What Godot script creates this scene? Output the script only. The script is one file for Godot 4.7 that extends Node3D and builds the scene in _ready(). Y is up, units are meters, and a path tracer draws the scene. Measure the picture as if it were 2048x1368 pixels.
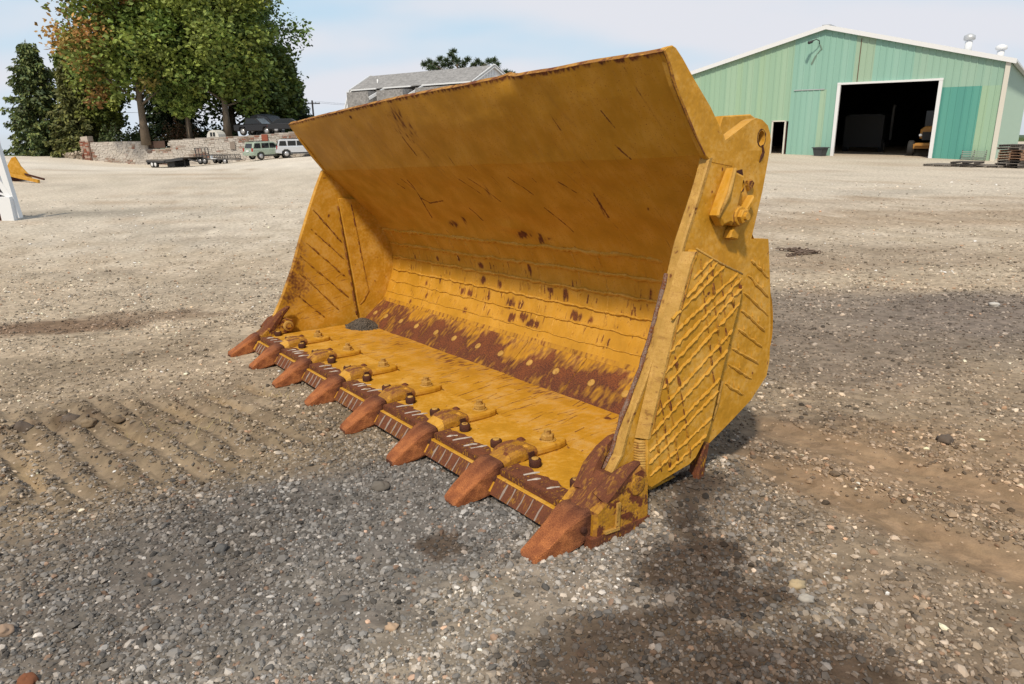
extends Node3D
# A wheel loader bucket resting on a gravel yard, a green metal barn behind it on the right, trees and a stone wall on the left.

var rng := RandomNumberGenerator.new()
var taken := {}
var M := {}
var near_noise := FastNoiseLite.new()
var fine_noise := FastNoiseLite.new()
var patch_noise := FastNoiseLite.new()
var BK := Transform3D(Basis(Vector3(-0.58453, -0.05096, -0.80977), Vector3(-0.01084, 0.99843, -0.05501), Vector3(0.81130, -0.02338, -0.58416)), Vector3(0.0908, -0.0148, -2.4582))
const WB := 4.2
const TPS: Array = [ [-1.60, 1.80, 0.00008736], [1.50, 1.70, 0.00055380], [-4.70, 6.30, 0.00041546], [4.00, 5.30, 0.00052635], [0.84, 2.90, -0.00037175], [-2.36, 5.85, -0.00004089], [3.70, 9.00, -0.00057451], [-7.00, 10.00, -0.00075669], [6.20, 8.50, -0.00011659], [0.50, 5.50, -0.00007917], [0.00, -4.00, 0.00011745], [-12.00, -6.00, 0.00003331], [12.00, -6.00, -0.00012047], [-13.80, 20.00, 0.00009444], [-3.00, 16.00, 0.00000817], [9.40, 20.00, 0.00034120], [14.90, 32.00, -0.00009285], [-24.50, 36.00, 0.00028116], [-5.00, 40.00, -0.00027021], [24.00, 36.00, 0.00000012], [28.30, 43.00, -0.00124446], [25.80, 44.90, 0.00156624], [21.20, 48.30, -0.00126273], [18.00, 50.60, 0.00121210], [5.00, 60.00, -0.00027689], [40.00, 60.00, 0.00000595], [-36.00, 77.00, -0.00133181], [-33.70, 81.00, 0.00036352], [-41.50, 84.00, -0.00068123], [-48.70, 86.00, -0.00221344], [-26.50, 78.00, 0.00076963], [-22.50, 75.50, 0.00091784], [-45.00, 68.00, 0.00123712], [-52.00, 88.00, 0.00330928], [-58.00, 92.00, -0.00090653], [-15.00, 75.00, -0.00003381], [45.00, 20.00, 0.00000506], [-45.00, 20.00, -0.00019909], [-28.00, 60.00, -0.00199907], [-22.00, 60.00, 0.00072456], [-34.00, 62.00, 0.00143958], [-33.50, 70.00, -0.00138090], [-27.00, 70.00, -0.00022852], [-22.00, 50.00, 0.00014520], [-30.00, 48.00, 0.00002673]]

# ---------------------------------------------------------------- mesh helpers
class MB:
	var st := SurfaceTool.new()
	var xf := Transform3D.IDENTITY
	var uvm := Transform2D.IDENTITY
	var uv_on := false
	func _init(smooth := false) -> void:
		st.begin(Mesh.PRIMITIVE_TRIANGLES)
		st.set_smooth_group(0 if smooth else -1)
	func group(g: int) -> void:
		st.set_smooth_group(g)
	func color(c: Color) -> void:
		st.set_color(c)
	func v(p: Vector3, uv: Vector2) -> void:
		st.set_uv(uv)
		st.add_vertex(xf * p)
	# corners run counter-clockwise seen from outside
	func tri(a: Vector3, b: Vector3, c: Vector3, ua := Vector2.ZERO, ub := Vector2.ZERO, uc := Vector2.ZERO) -> void:
		v(a, ua); v(c, uc); v(b, ub)
	func quad(a: Vector3, b: Vector3, c: Vector3, d: Vector3, ua := Vector2.ZERO, ub := Vector2.ZERO, uc := Vector2.ZERO, ud := Vector2.ZERO) -> void:
		tri(a, b, c, ua, ub, uc)
		tri(a, c, d, ua, uc, ud)
	func box(c: Vector3, s: Vector3, b := Basis.IDENTITY) -> void:
		var h := s * 0.5
		var p := []
		for i in 8:
			p.append(c + b * Vector3(h.x * (1 if i & 1 else -1), h.y * (1 if i & 2 else -1), h.z * (1 if i & 4 else -1)))
		for f in [[4, 5, 7, 6], [1, 0, 2, 3], [5, 1, 3, 7], [0, 4, 6, 2], [6, 7, 3, 2], [0, 1, 5, 4]]:
			var ax := s.x if f[0] != 5 and f[0] != 0 or f[1] == 1 else s.z
			quad(p[f[0]], p[f[1]], p[f[2]], p[f[3]], Vector2(0, 0), Vector2(ax, 0), Vector2(ax, s.y), Vector2(0, s.y))
	func beam(a: Vector3, b: Vector3, w: float, d: float, up := Vector3.UP) -> void:
		var z := (b - a).normalized()
		var x := up.cross(z)
		if x.length() < 0.01:
			x = Vector3.RIGHT.cross(z)
		x = x.normalized()
		box((a + b) * 0.5, Vector3(w, d, a.distance_to(b)), Basis(x, z.cross(x), z))
	# polygon in the frame's xy plane, pulled from z0 to z1
	func prism(poly_in: PackedVector2Array, fr: Transform3D, z0: float, z1: float, bevel := 0.0) -> void:
		var poly := poly_in.duplicate()
		var area := 0.0
		for i in poly.size():
			area += poly[i].cross(poly[(i + 1) % poly.size()])
		if area < 0:
			poly.reverse()
		if z1 < z0:
			var t := z0
			z0 = z1
			z1 = t
		var n := poly.size()
		var inn := poly.duplicate()
		if bevel > 0:
			for i in n:
				var d1 := (poly[i] - poly[(i + n - 1) % n]).normalized()
				var d2 := (poly[(i + 1) % n] - poly[i]).normalized()
				var n1 := Vector2(-d1.y, d1.x)
				var n2 := Vector2(-d2.y, d2.x)
				var m := (n1 + n2)
				m = m / maxf(0.4, m.dot(n1)) if m.length() > 0.01 else n1
				inn[i] = poly[i] + m * bevel
		var ix := Geometry2D.triangulate_polygon(inn)
		for k in range(0, ix.size(), 3):
			var a := inn[ix[k]]
			var b := inn[ix[k + 1]]
			var c := inn[ix[k + 2]]
			if (b - a).cross(c - a) < 0:
				var t2 := b
				b = c
				c = t2
			tri(fr * Vector3(a.x, a.y, z1), fr * Vector3(b.x, b.y, z1), fr * Vector3(c.x, c.y, z1), uvm * a, uvm * b, uvm * c)
			tri(fr * Vector3(a.x, a.y, z0), fr * Vector3(c.x, c.y, z0), fr * Vector3(b.x, b.y, z0), uvm * a, uvm * c, uvm * b)
		for i in n:
			var j := (i + 1) % n
			var zt := z1 - bevel
			var zb := z0 + bevel
			quad(fr * Vector3(poly[i].x, poly[i].y, zb), fr * Vector3(poly[j].x, poly[j].y, zb), fr * Vector3(poly[j].x, poly[j].y, zt), fr * Vector3(poly[i].x, poly[i].y, zt), uvm * poly[i], uvm * poly[j], uvm * poly[j], uvm * poly[i])
			if bevel > 0:
				quad(fr * Vector3(poly[i].x, poly[i].y, zt), fr * Vector3(poly[j].x, poly[j].y, zt), fr * Vector3(inn[j].x, inn[j].y, z1), fr * Vector3(inn[i].x, inn[i].y, z1), uvm * poly[i], uvm * poly[j], uvm * inn[j], uvm * inn[i])
				quad(fr * Vector3(inn[i].x, inn[i].y, z0), fr * Vector3(inn[j].x, inn[j].y, z0), fr * Vector3(poly[j].x, poly[j].y, zb), fr * Vector3(poly[i].x, poly[i].y, zb), uvm * inn[i], uvm * inn[j], uvm * poly[j], uvm * poly[i])
	# rings of equal size, each counter-clockwise seen from the last ring's outer side
	func loft(rings: Array, caps := true, cols := []) -> void:
		var n: int = rings[0].size()
		for k in rings.size() - 1:
			for i in n:
				var j := (i + 1) % n
				var u0 := float(i) / n
				var u1 := float(i + 1) / n
				if cols.is_empty():
					quad(rings[k][i], rings[k][j], rings[k + 1][j], rings[k + 1][i], Vector2(u0, k), Vector2(u1, k), Vector2(u1, k + 1), Vector2(u0, k + 1))
				else:
					for q in [[k, i, 0], [k + 1, j, 1], [k, j, 0], [k, i, 0], [k + 1, i, 1], [k + 1, j, 1]]:
						color(cols[q[0]])
						v(rings[q[0]][q[1]], Vector2.ZERO)
		if caps:
			for e in [0, rings.size() - 1]:
				var c := Vector3.ZERO
				for p in rings[e]:
					c += p
				c /= n
				for i in n:
					var j := (i + 1) % n
					if e == 0:
						tri(c, rings[e][j], rings[e][i])
					else:
						tri(c, rings[e][i], rings[e][j])
	func tube(pts: Array, rad: Array, sides := 8, caps := true) -> void:
		var rings := []
		var up := Vector3.UP
		for i in pts.size():
			var d: Vector3 = (pts[mini(i + 1, pts.size() - 1)] - pts[maxi(i - 1, 0)]).normalized()
			if i == 0 and absf(d.dot(up)) > 0.9:
				up = Vector3.RIGHT
			var x := up.cross(d).normalized()
			up = d.cross(x)
			var ring := PackedVector3Array()
			for s in sides:
				var a := TAU * s / sides
				ring.append(pts[i] + (x * cos(a) + up * sin(a)) * rad[i])
			rings.append(ring)
		loft(rings, caps)
	func cyl(a: Vector3, b: Vector3, r0: float, r1: float, sides := 12) -> void:
		tube([a, b], [r0, r1], sides)
	func mesh() -> ArrayMesh:
		st.generate_normals()
		return st.commit()

func V(x: float, h: float, f: float) -> Vector3:
	return Vector3(x, h, -f)

func numbered(called: String) -> String:
	if not taken.has(called):
		taken[called] = 0
		return called
	taken[called] += 1
	return "%s_%03d" % [called, taken[called]]

func obj(called: String, mb: MB, mat: Material, parent: Node = self) -> MeshInstance3D:
	return inst(called, mb.mesh(), mat, parent)

func inst(called: String, mesh: Mesh, mat: Material, parent: Node = self) -> MeshInstance3D:
	var o := MeshInstance3D.new()
	o.mesh = mesh
	o.material_override = mat
	if parent == self:
		o.name = numbered(called)
	else:
		var n := called
		var k := 0
		while parent.has_node(n):
			k += 1
			n = "%s_%03d" % [called, k]
		o.name = n
	parent.add_child(o, true)
	return o

func tag(o: Node, label: String, category := "", group := "") -> Node:
	o.set_meta("label", label)
	if category:
		o.set_meta("category", category)
	if group:
		o.set_meta("group", group)
	return o

func thing(called: String, label: String, category: String, at := Transform3D.IDENTITY, group := "") -> Node3D:
	var o := Node3D.new()
	o.name = numbered(called)
	add_child(o)
	o.transform = at
	tag(o, label, category, group)
	return o

func at(x: float, h: float, f: float, turn := 0.0) -> Transform3D:
	return Transform3D(Basis(Vector3.UP, turn), V(x, h, f))

func struct(o: Node) -> Node:
	o.set_meta("kind", "structure")
	return o

func lin(r: float, g: float, b: float, k := 1.0) -> Color:
	var c := Color(r / 255.0, g / 255.0, b / 255.0).srgb_to_linear()
	return Color(c.r * k, c.g * k, c.b * k)

# a material from linear base colours
func mat(c: Color, rough := 0.8, metal := 0.0) -> StandardMaterial3D:
	var m := StandardMaterial3D.new()
	m.albedo_color = c.linear_to_srgb()
	m.roughness = rough
	m.metallic = metal
	return m

func vmat(rough := 0.85) -> StandardMaterial3D:
	var m := StandardMaterial3D.new()
	m.vertex_color_use_as_albedo = true
	m.roughness = rough
	return m

func noise(seed_: int, freq: float, type := FastNoiseLite.TYPE_SIMPLEX_SMOOTH, oct := 4) -> FastNoiseLite:
	var n := FastNoiseLite.new()
	n.seed = seed_
	n.frequency = freq
	n.noise_type = type
	n.fractal_octaves = oct
	return n

func nbytes(n: FastNoiseLite, w: int, h: int, seamless := false) -> PackedByteArray:
	var im := n.get_seamless_image(w, h) if seamless else n.get_image(w, h)
	im.convert(Image.FORMAT_L8)
	return im.get_data()

func nrm_tex(n: FastNoiseLite, size: int, strength: float) -> NoiseTexture2D:
	var t := NoiseTexture2D.new()
	t.width = size
	t.height = size
	t.seamless = true
	t.as_normal_map = true
	t.bump_strength = strength
	t.noise = n
	t.generate_mipmaps = false
	return t

# ---------------------------------------------------------------- painted, worn steel
# mask: how much paint is gone (0..1) per pixel, before the ragged edge is worked out
func streak(mask: PackedFloat32Array, w: int, h: int, a: Vector2, b: Vector2, width: float, strength: float) -> void:
	var n := int(a.distance_to(b) / maxf(1.0, width * 0.5)) + 1
	for i in n + 1:
		var p := a.lerp(b, float(i) / n) + Vector2(rng.randf_range(-0.3, 0.3), rng.randf_range(-0.3, 0.3)) * width
		var r := width * rng.randf_range(0.6, 1.1)
		for y in range(maxi(0, int(p.y - r)), mini(h, int(p.y + r) + 2)):
			for x in range(maxi(0, int(p.x - r)), mini(w, int(p.x + r) + 2)):
				var d := Vector2(x, y).distance_to(p) / maxf(r, 0.7)
				if d < 1.2:
					var k := y * w + x
					mask[k] = maxf(mask[k], strength * (1.0 - d * d * 0.6))

func blot(mask: PackedFloat32Array, w: int, h: int, c: Vector2, rx: float, ry: float, ang: float, strength: float) -> void:
	var r := maxf(rx, ry)
	var ca := cos(ang)
	var sa := sin(ang)
	for y in range(maxi(0, int(c.y - r)), mini(h, int(c.y + r) + 1)):
		for x in range(maxi(0, int(c.x - r)), mini(w, int(c.x + r) + 1)):
			var dx := x - c.x
			var dy := y - c.y
			var d := sqrt(pow((dx * ca + dy * sa) / rx, 2) + pow((dy * ca - dx * sa) / ry, 2))
			if d < 1.0:
				var k := y * w + x
				mask[k] = maxf(mask[k], strength * (1.0 - d))

func worn(w: int, h: int, mask: PackedFloat32Array, seed_: int, stretch: Vector2, opt := {}) -> StandardMaterial3D:
	var paint: Color = opt.get("paint", Color(0.49, 0.242, 0.021))
	var dust: Color = opt.get("dust", Color(0.54, 0.345, 0.11))
	var rust: Color = opt.get("rust", Color(0.085, 0.030, 0.014))
	var rust2: Color = opt.get("rust2", Color(0.22, 0.07, 0.02))
	var smear: Color = opt.get("smear", Color(0.20, 0.08, 0.02))
	var speck: float = opt.get("speck", 0.80)
	var ragged: float = opt.get("ragged", 0.9)
	var dusty: float = opt.get("dusty", 1.0)
	var broad: float = opt.get("broad", 0.0)
	var soft: float = opt.get("soft", 0.22)
	var na := noise(seed_, 0.012, FastNoiseLite.TYPE_SIMPLEX_SMOOTH, 4)
	var nb := noise(seed_ + 1, 0.09, FastNoiseLite.TYPE_SIMPLEX_SMOOTH, 4)
	var wa := int(w * stretch.x)
	var ha := int(h * stretch.y)
	var A := nbytes(na, w, h)
	var ib := nb.get_image(wa, ha)
	ib.convert(Image.FORMAT_L8)
	ib.resize(w, h, Image.INTERPOLATE_BILINEAR)
	var B := ib.get_data()
	var C := nbytes(noise(seed_ + 2, 0.22, FastNoiseLite.TYPE_SIMPLEX, 2), w, h)
	var out := PackedByteArray()
	out.resize(w * h * 3)
	var rr := PackedByteArray()
	rr.resize(w * h)
	for i in w * h:
		var a := A[i] / 255.0
		var b := B[i] / 255.0
		var c := C[i] / 255.0
		var m := mask[i] + ((b - 0.5) * ragged + (a - 0.5) * broad) * minf(1.0, mask[i] * 3.0 + 0.05)
		m = clampf((m - 0.36) / soft, 0.0, 1.0)
		if c > speck and a * b > 0.22:
			m = maxf(m, (c - speck) * 9.0)
		m = minf(m, 1.0)
		var t := 0.80 + 0.32 * a + 0.14 * dusty * (b - 0.5) + 0.08 * (c - 0.5)
		var dd := clampf((b * 0.6 + a * 0.7) - 0.56, 0.0, 0.5) * 1.2 * dusty
		var sme := clampf(mask[i] * 1.5, 0.0, 0.6) * clampf(b * 1.6 - 0.25, 0.0, 1.0)
		var r2 := clampf(c * 1.4 - 0.4 + (a - 0.5), 0.0, 1.0)
		for k in 3:
			var p := lerpf(paint[k] * t, dust[k], dd)
			p = lerpf(p, smear[k], sme)
			var q := lerpf(rust[k], rust2[k], r2)
			var vv := lerpf(p, q, m)
			# to sRGB
			vv = 12.92 * vv if vv < 0.0031308 else 1.055 * pow(vv, 0.41667) - 0.055
			out[i * 3 + k] = int(clampf(vv, 0, 1) * 255.0)
		rr[i] = int((0.52 + 0.12 * dd + 0.36 * m) * 255.0)
	var m3 := StandardMaterial3D.new()
	m3.albedo_texture = ImageTexture.create_from_image(Image.create_from_data(w, h, false, Image.FORMAT_RGB8, out))
	m3.roughness_texture = ImageTexture.create_from_image(Image.create_from_data(w, h, false, Image.FORMAT_L8, rr))
	m3.roughness_texture_channel = BaseMaterial3D.TEXTURE_CHANNEL_RED
	m3.roughness = 1.0
	m3.metallic_specular = 0.3
	return m3

func empty_mask(w: int, h: int) -> PackedFloat32Array:
	var a := PackedFloat32Array()
	a.resize(w * h)
	return a

func triplanar(m: StandardMaterial3D, scale_: float, world := false) -> StandardMaterial3D:
	m.uv1_triplanar = true
	m.uv1_world_triplanar = world
	m.uv1_scale = Vector3.ONE * scale_
	return m

func steel_materials() -> void:
	var bump := nrm_tex(noise(40, 0.02, FastNoiseLite.TYPE_SIMPLEX_SMOOTH, 5), 512, 5.0)
	# general paint: small chips only
	var mk := empty_mask(512, 512)
	for i in 70:
		blot(mk, 512, 512, Vector2(rng.randf() * 512, rng.randf() * 512), rng.randf_range(2, 9), rng.randf_range(1, 4), rng.randf() * TAU, rng.randf_range(0.4, 1.0))
	M.paint = triplanar(worn(512, 512, mk, 11, Vector2(1, 1), {"speck": 0.86}), 0.7)
	# edges: rubbed, pale, with rust
	mk = empty_mask(512, 512)
	for i in 260:
		blot(mk, 512, 512, Vector2(rng.randf() * 512, rng.randf() * 512), rng.randf_range(4, 26), rng.randf_range(3, 12), rng.randf() * TAU, rng.randf_range(0.3, 0.9))
	M.edge = triplanar(worn(512, 512, mk, 21, Vector2(1, 1), {"paint": Color(0.42, 0.24, 0.055), "speck": 0.74}), 1.2)
	# half rust, half paint: adapters
	mk = empty_mask(512, 512)
	for i in mk.size():
		mk[i] = 0.44
	M.half = triplanar(worn(512, 512, mk, 31, Vector2(1, 1), {"ragged": 0.5, "broad": 2.4, "soft": 0.34, "rust2": Color(0.16, 0.045, 0.02)}), 1.5)
	for i in mk.size():
		mk[i] = 0.72
	M.rusty = triplanar(worn(512, 512, mk, 41, Vector2(1, 0.3), {"ragged": 0.7, "broad": 1.6, "soft": 0.4, "rust": Color(0.07, 0.024, 0.014), "rust2": Color(0.14, 0.042, 0.02)}), 1.0)
	for i in mk.size():
		mk[i] = 1.0
	M.tooth = triplanar(worn(512, 512, mk, 51, Vector2(1, 1), {"ragged": 0.0, "rust": Color(0.15, 0.046, 0.02), "rust2": Color(0.50, 0.185, 0.06)}), 1.6)
	M.tooth.vertex_color_use_as_albedo = true
	for i in mk.size():
		mk[i] = 0.86
	M.maroon = triplanar(worn(512, 512, mk, 46, Vector2(1, 0.5), {"ragged": 0.9, "broad": 0.7, "soft": 0.3, "rust": Color(0.085, 0.031, 0.019), "rust2": Color(0.19, 0.064, 0.026)}), 1.4)
	for i in mk.size():
		mk[i] = 0.62
	M.hump = triplanar(worn(512, 512, mk, 48, Vector2(1, 1), {"ragged": 0.7, "broad": 1.8, "soft": 0.5, "rust": Color(0.09, 0.033, 0.018), "rust2": Color(0.22, 0.08, 0.028)}), 1.7)
	for i in mk.size():
		mk[i] = 0.5
	M.steel_edge = triplanar(worn(512, 512, mk, 47, Vector2(1, 1), {"ragged": 1.2, "broad": 1.2, "soft": 0.3, "paint": Color(0.22, 0.18, 0.16), "dust": Color(0.36, 0.31, 0.27), "rust": Color(0.05, 0.022, 0.016)}), 2.2)
	for i in mk.size():
		mk[i] = 1.0
	M.dark_rust = triplanar(worn(256, 256, mk.slice(0, 65536), 61, Vector2(1, 1), {"ragged": 0.0, "rust": Color(0.045, 0.018, 0.012), "rust2": Color(0.10, 0.035, 0.02)}), 2.5)
	for k in ["paint", "edge", "half", "rusty", "tooth", "dark_rust", "maroon", "steel_edge", "hump"]:
		M[k].normal_enabled = true
		M[k].normal_texture = bump
		M[k].normal_scale = 0.35 if k == "paint" else 0.8
	M.bead = M.paint
	M.worn_steel = mat(Color(0.30, 0.27, 0.25), 0.38, 0.75)
	M.weld_white = mat(Color(0.40, 0.35, 0.30), 0.6, 0.1)
	M.weld_grey = mat(Color(0.27, 0.21, 0.17), 0.7, 0.1)
	M.black = mat(Color(0.008, 0.008, 0.008), 0.6)

# ---------------------------------------------------------------- the bucket
# bucket axes: x runs from the near side to the far side, y up, z towards the back
var prof := [Vector2(0.645, 1.80), Vector2(0.925, 1.41), Vector2(1.09, 1.26), Vector2(1.22, 1.12), Vector2(1.335, 1.0), Vector2(1.425, 0.865), Vector2(1.495, 0.73), Vector2(1.515, 0.61), Vector2(1.505, 0.48), Vector2(1.475, 0.38), Vector2(1.385, 0.2), Vector2(1.26, 0.08), Vector2(1.20, 0.02)]
var prof_s: Array[float] = []
var shell_pts: Array[Vector2] = []     # smooth profile
var shell_s: Array[float] = []
const SLEN := 2.19
# frames: polygons of the side plates are given as (z, y)
func side_frame(x: float) -> Transform3D:
	return Transform3D(Basis(Vector3(0, 0, 1), Vector3(0, 1, 0), Vector3(-1, 0, 0)), Vector3(x, 0, 0))

func side_at(s: float) -> Vector2:
	for i in range(1, shell_s.size()):
		if s <= shell_s[i] or i == shell_s.size() - 1:
			return shell_pts[i - 1].lerp(shell_pts[i], (s - shell_s[i - 1]) / (shell_s[i] - shell_s[i - 1]))
	return shell_pts[0]

func on_shell(x: float, s: float, off := 0.0) -> Vector3:
	var p := side_at(s)
	var t := (side_at(s + 0.02) - side_at(s - 0.02)).normalized()
	var n := Vector2(-absf(t.y), -t.x * (1.0 if t.y < 0 else -1.0))   # into the bucket
	n = Vector2(t.y, -t.x)
	return Vector3(x, p.y + n.y * off, p.x + n.x * off)

func shell_dent(x: float, s: float) -> float:
	var e := clampf(1.0 - s / 0.25, 0, 1)
	var d := near_noise.get_noise_2d(x * 1.3, s * 1.6) * 0.012 + fine_noise.get_noise_2d(x * 2.2, s * 2.6) * 0.004 + near_noise.get_noise_2d(x * 5.0 + 40, s * 3.0) * 0.004 * e
	d += 0.02 * exp(-pow((x - 1.95) / 0.16, 2) - pow((s - 1.06) / 0.05, 2))
	d -= 0.03 * exp(-pow((x - 1.05) / 0.05, 2) - pow(s / 0.04, 2))
	return d

func bead(parent: Node, pts: Array, r: float, m: Material, wob := 0.3) -> void:
	var mb := MB.new()
	var out := []
	var rad := []
	for i in pts.size():
		out.append(pts[i])
		var e := 0.6 if i == 0 or i == pts.size() - 1 else 1.0
		rad.append(r * e * (1.0 + rng.randf_range(-wob, wob)))
	mb.tube(out, rad, 6)
	obj("weld_bead", mb, m, parent)

func hexnut(c: Vector3, up: Vector3, side: Vector3, r: float, h: float, stud: float) -> MB:
	var mb := MB.new()
	var z := up.normalized()
	var x := side.normalized()
	var fr := Transform3D(Basis(x, z.cross(x), z), c)
	var p := PackedVector2Array()
	for i in 12:
		p.append(Vector2.from_angle(TAU * i / 12.0) * r * 1.25)
	mb.prism(p, fr, -0.004, 0.008, 0.002)
	p = PackedVector2Array()
	for i in 6:
		p.append(Vector2.from_angle(TAU * i / 6.0 + c.x * 9.0) * r)
	mb.prism(p, fr, 0.007, h, 0.004)
	if stud > 0:
		mb.cyl(fr * Vector3(0, 0, h - 0.002), fr * Vector3(0, 0, h + stud), r * 0.55, r * 0.5, 10)
	return mb

func rrect(cx: float, z: float, w: float, y0: float, y1: float, r: float) -> PackedVector3Array:
	# counter-clockwise seen from +z
	var a := PackedVector3Array()
	var h := w * 0.5
	for c in [[h - r, y1 - r, 0], [-h + r, y1 - r, 1], [-h + r, y0 + r, 2], [h - r, y0 + r, 3]]:
		for k in 3:
			var an: float = PI / 2 * c[2] + PI / 4 * k
			a.append(Vector3(cx + c[0] + cos(an) * r, c[1] + sin(an) * r, z))
	return a

func tooth(parent: Node, cx: float, dy: float, seed_: int) -> void:
	rng.seed = seed_
	var t := MB.new()
	var w := rng.randf_range(-0.008, 0.006)
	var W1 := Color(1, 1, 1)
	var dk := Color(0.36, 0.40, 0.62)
	var wr := rng.randf_range(-0.012, 0.010)
	var rg := [rrect(cx + w * 0.5, -0.052 + wr, 0.080, -0.110 + dy, -0.088 + dy, 0.006), rrect(cx, -0.040 + wr, 0.100, -0.113 + dy, -0.072 + dy, 0.009), rrect(cx, 0.01, 0.114 + w, -0.110 + dy, -0.042 + dy, 0.010), rrect(cx, 0.09, 0.134, -0.098 + dy, 0.008 + dy, 0.012), rrect(cx, 0.15, 0.148, -0.084 + dy, 0.046 + dy, 0.015), rrect(cx, 0.18, 0.153, -0.076 + dy, 0.058 + dy, 0.018), rrect(cx, 0.21, 0.148, -0.07 + dy, 0.06 + dy, 0.02), rrect(cx, 0.221, 0.134, -0.06 + dy, 0.05 + dy, 0.02)]
	for r in rg.size() - 2:
		for i in 12:
			rg[r][i] += Vector3(rng.randf_range(-1, 1), rng.randf_range(-1, 1), rng.randf_range(-1, 1)) * 0.0028
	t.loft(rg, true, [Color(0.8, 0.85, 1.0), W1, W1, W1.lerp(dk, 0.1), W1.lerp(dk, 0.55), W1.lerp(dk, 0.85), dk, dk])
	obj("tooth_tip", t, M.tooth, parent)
	for s in [-1, 1]:
		var p := MB.new(true)
		p.tube([Vector3(cx + s * 0.066, -0.012 + dy, 0.165), Vector3(cx + s * 0.083, -0.012 + dy, 0.165), Vector3(cx + s * 0.085, -0.012 + dy, 0.165)], [0.016, 0.015, 0.009], 10)
		obj("tooth_pin", p, M.dark_rust, parent)

func adapter(bk: Node3D, i: int) -> void:
	var cx := 0.608 * i
	var a := MB.new()
	a.loft([rrect(cx, 0.18, 0.115, -0.06, 0.045, 0.02), rrect(cx, 0.225, 0.128, -0.05, 0.058, 0.02), rrect(cx, 0.262, 0.15, -0.035, 0.078, 0.022)])
	var o := obj("tooth_adapter", a, M.half if i % 2 else M.paint, bk)
	a = MB.new()
	a.loft([rrect(cx, 0.255, 0.152, -0.03, 0.074, 0.018), rrect(cx, 0.285, 0.164, 0.0, 0.086, 0.02), rrect(cx, 0.33, 0.172, 0.02, 0.094, 0.022), rrect(cx, 0.395, 0.170, 0.03, 0.086, 0.02), rrect(cx, 0.42, 0.167, 0.03, 0.078, 0.016)])
	obj("hump", a, M.hump, o)
	if i == 5:
		o.set_meta("label", "adapter with a round plug on its side")
	var s := MB.new()
	s.loft([rrect(cx, 0.405, 0.1685, 0.03, 0.0845, 0.018), rrect(cx, 0.44, 0.167, 0.03, 0.077, 0.016), rrect(cx, 0.49, 0.165, 0.03, 0.073, 0.014), rrect(cx, 0.55, 0.158, 0.03, 0.07, 0.012), rrect(cx, 0.59, 0.138, 0.03, 0.069, 0.012), rrect(cx, 0.615, 0.098, 0.03, 0.066, 0.012), rrect(cx, 0.624, 0.05, 0.03, 0.058, 0.01)])
	obj("rear_strap", s, M.paint, o)
	# recess with two small bolts behind the hump
	for k in [-1, 1]:
		obj("small_bolt", hexnut(Vector3(cx + k * 0.047, 0.080, 0.385 + 0.02 * k), Vector3(0, 1, 0.12), Vector3.RIGHT, 0.018, 0.012, 0.004), M.paint if k < 0 else M.maroon, o)
	obj("bolt", hexnut(Vector3(cx - 0.012, 0.069, 0.525), Vector3.UP, Vector3.RIGHT, 0.034, 0.034, 0.022), M.edge, o)
	var key := MB.new()
	key.box(Vector3(cx - 0.096, 0.06, 0.36), Vector3(0.008, 0.034, 0.032))
	key.box(Vector3(cx - 0.098, 0.06, 0.36), Vector3(0.01, 0.02, 0.018))
	obj("keeper", key, M.dark_rust, o)
	tooth(o, cx, 0.0, 700 + i)

func ear(parent: Node, x0: float, x1: float, poly: Array, m: Material, called := "ear") -> void:
	var p := PackedVector2Array()
	for q in poly:
		p.append(Vector2(q[1], q[0]))
	var mb := MB.new()
	mb.prism(p, side_frame(0), -x0, -x1, 0.012)
	obj(called, mb, m, parent)

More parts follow.
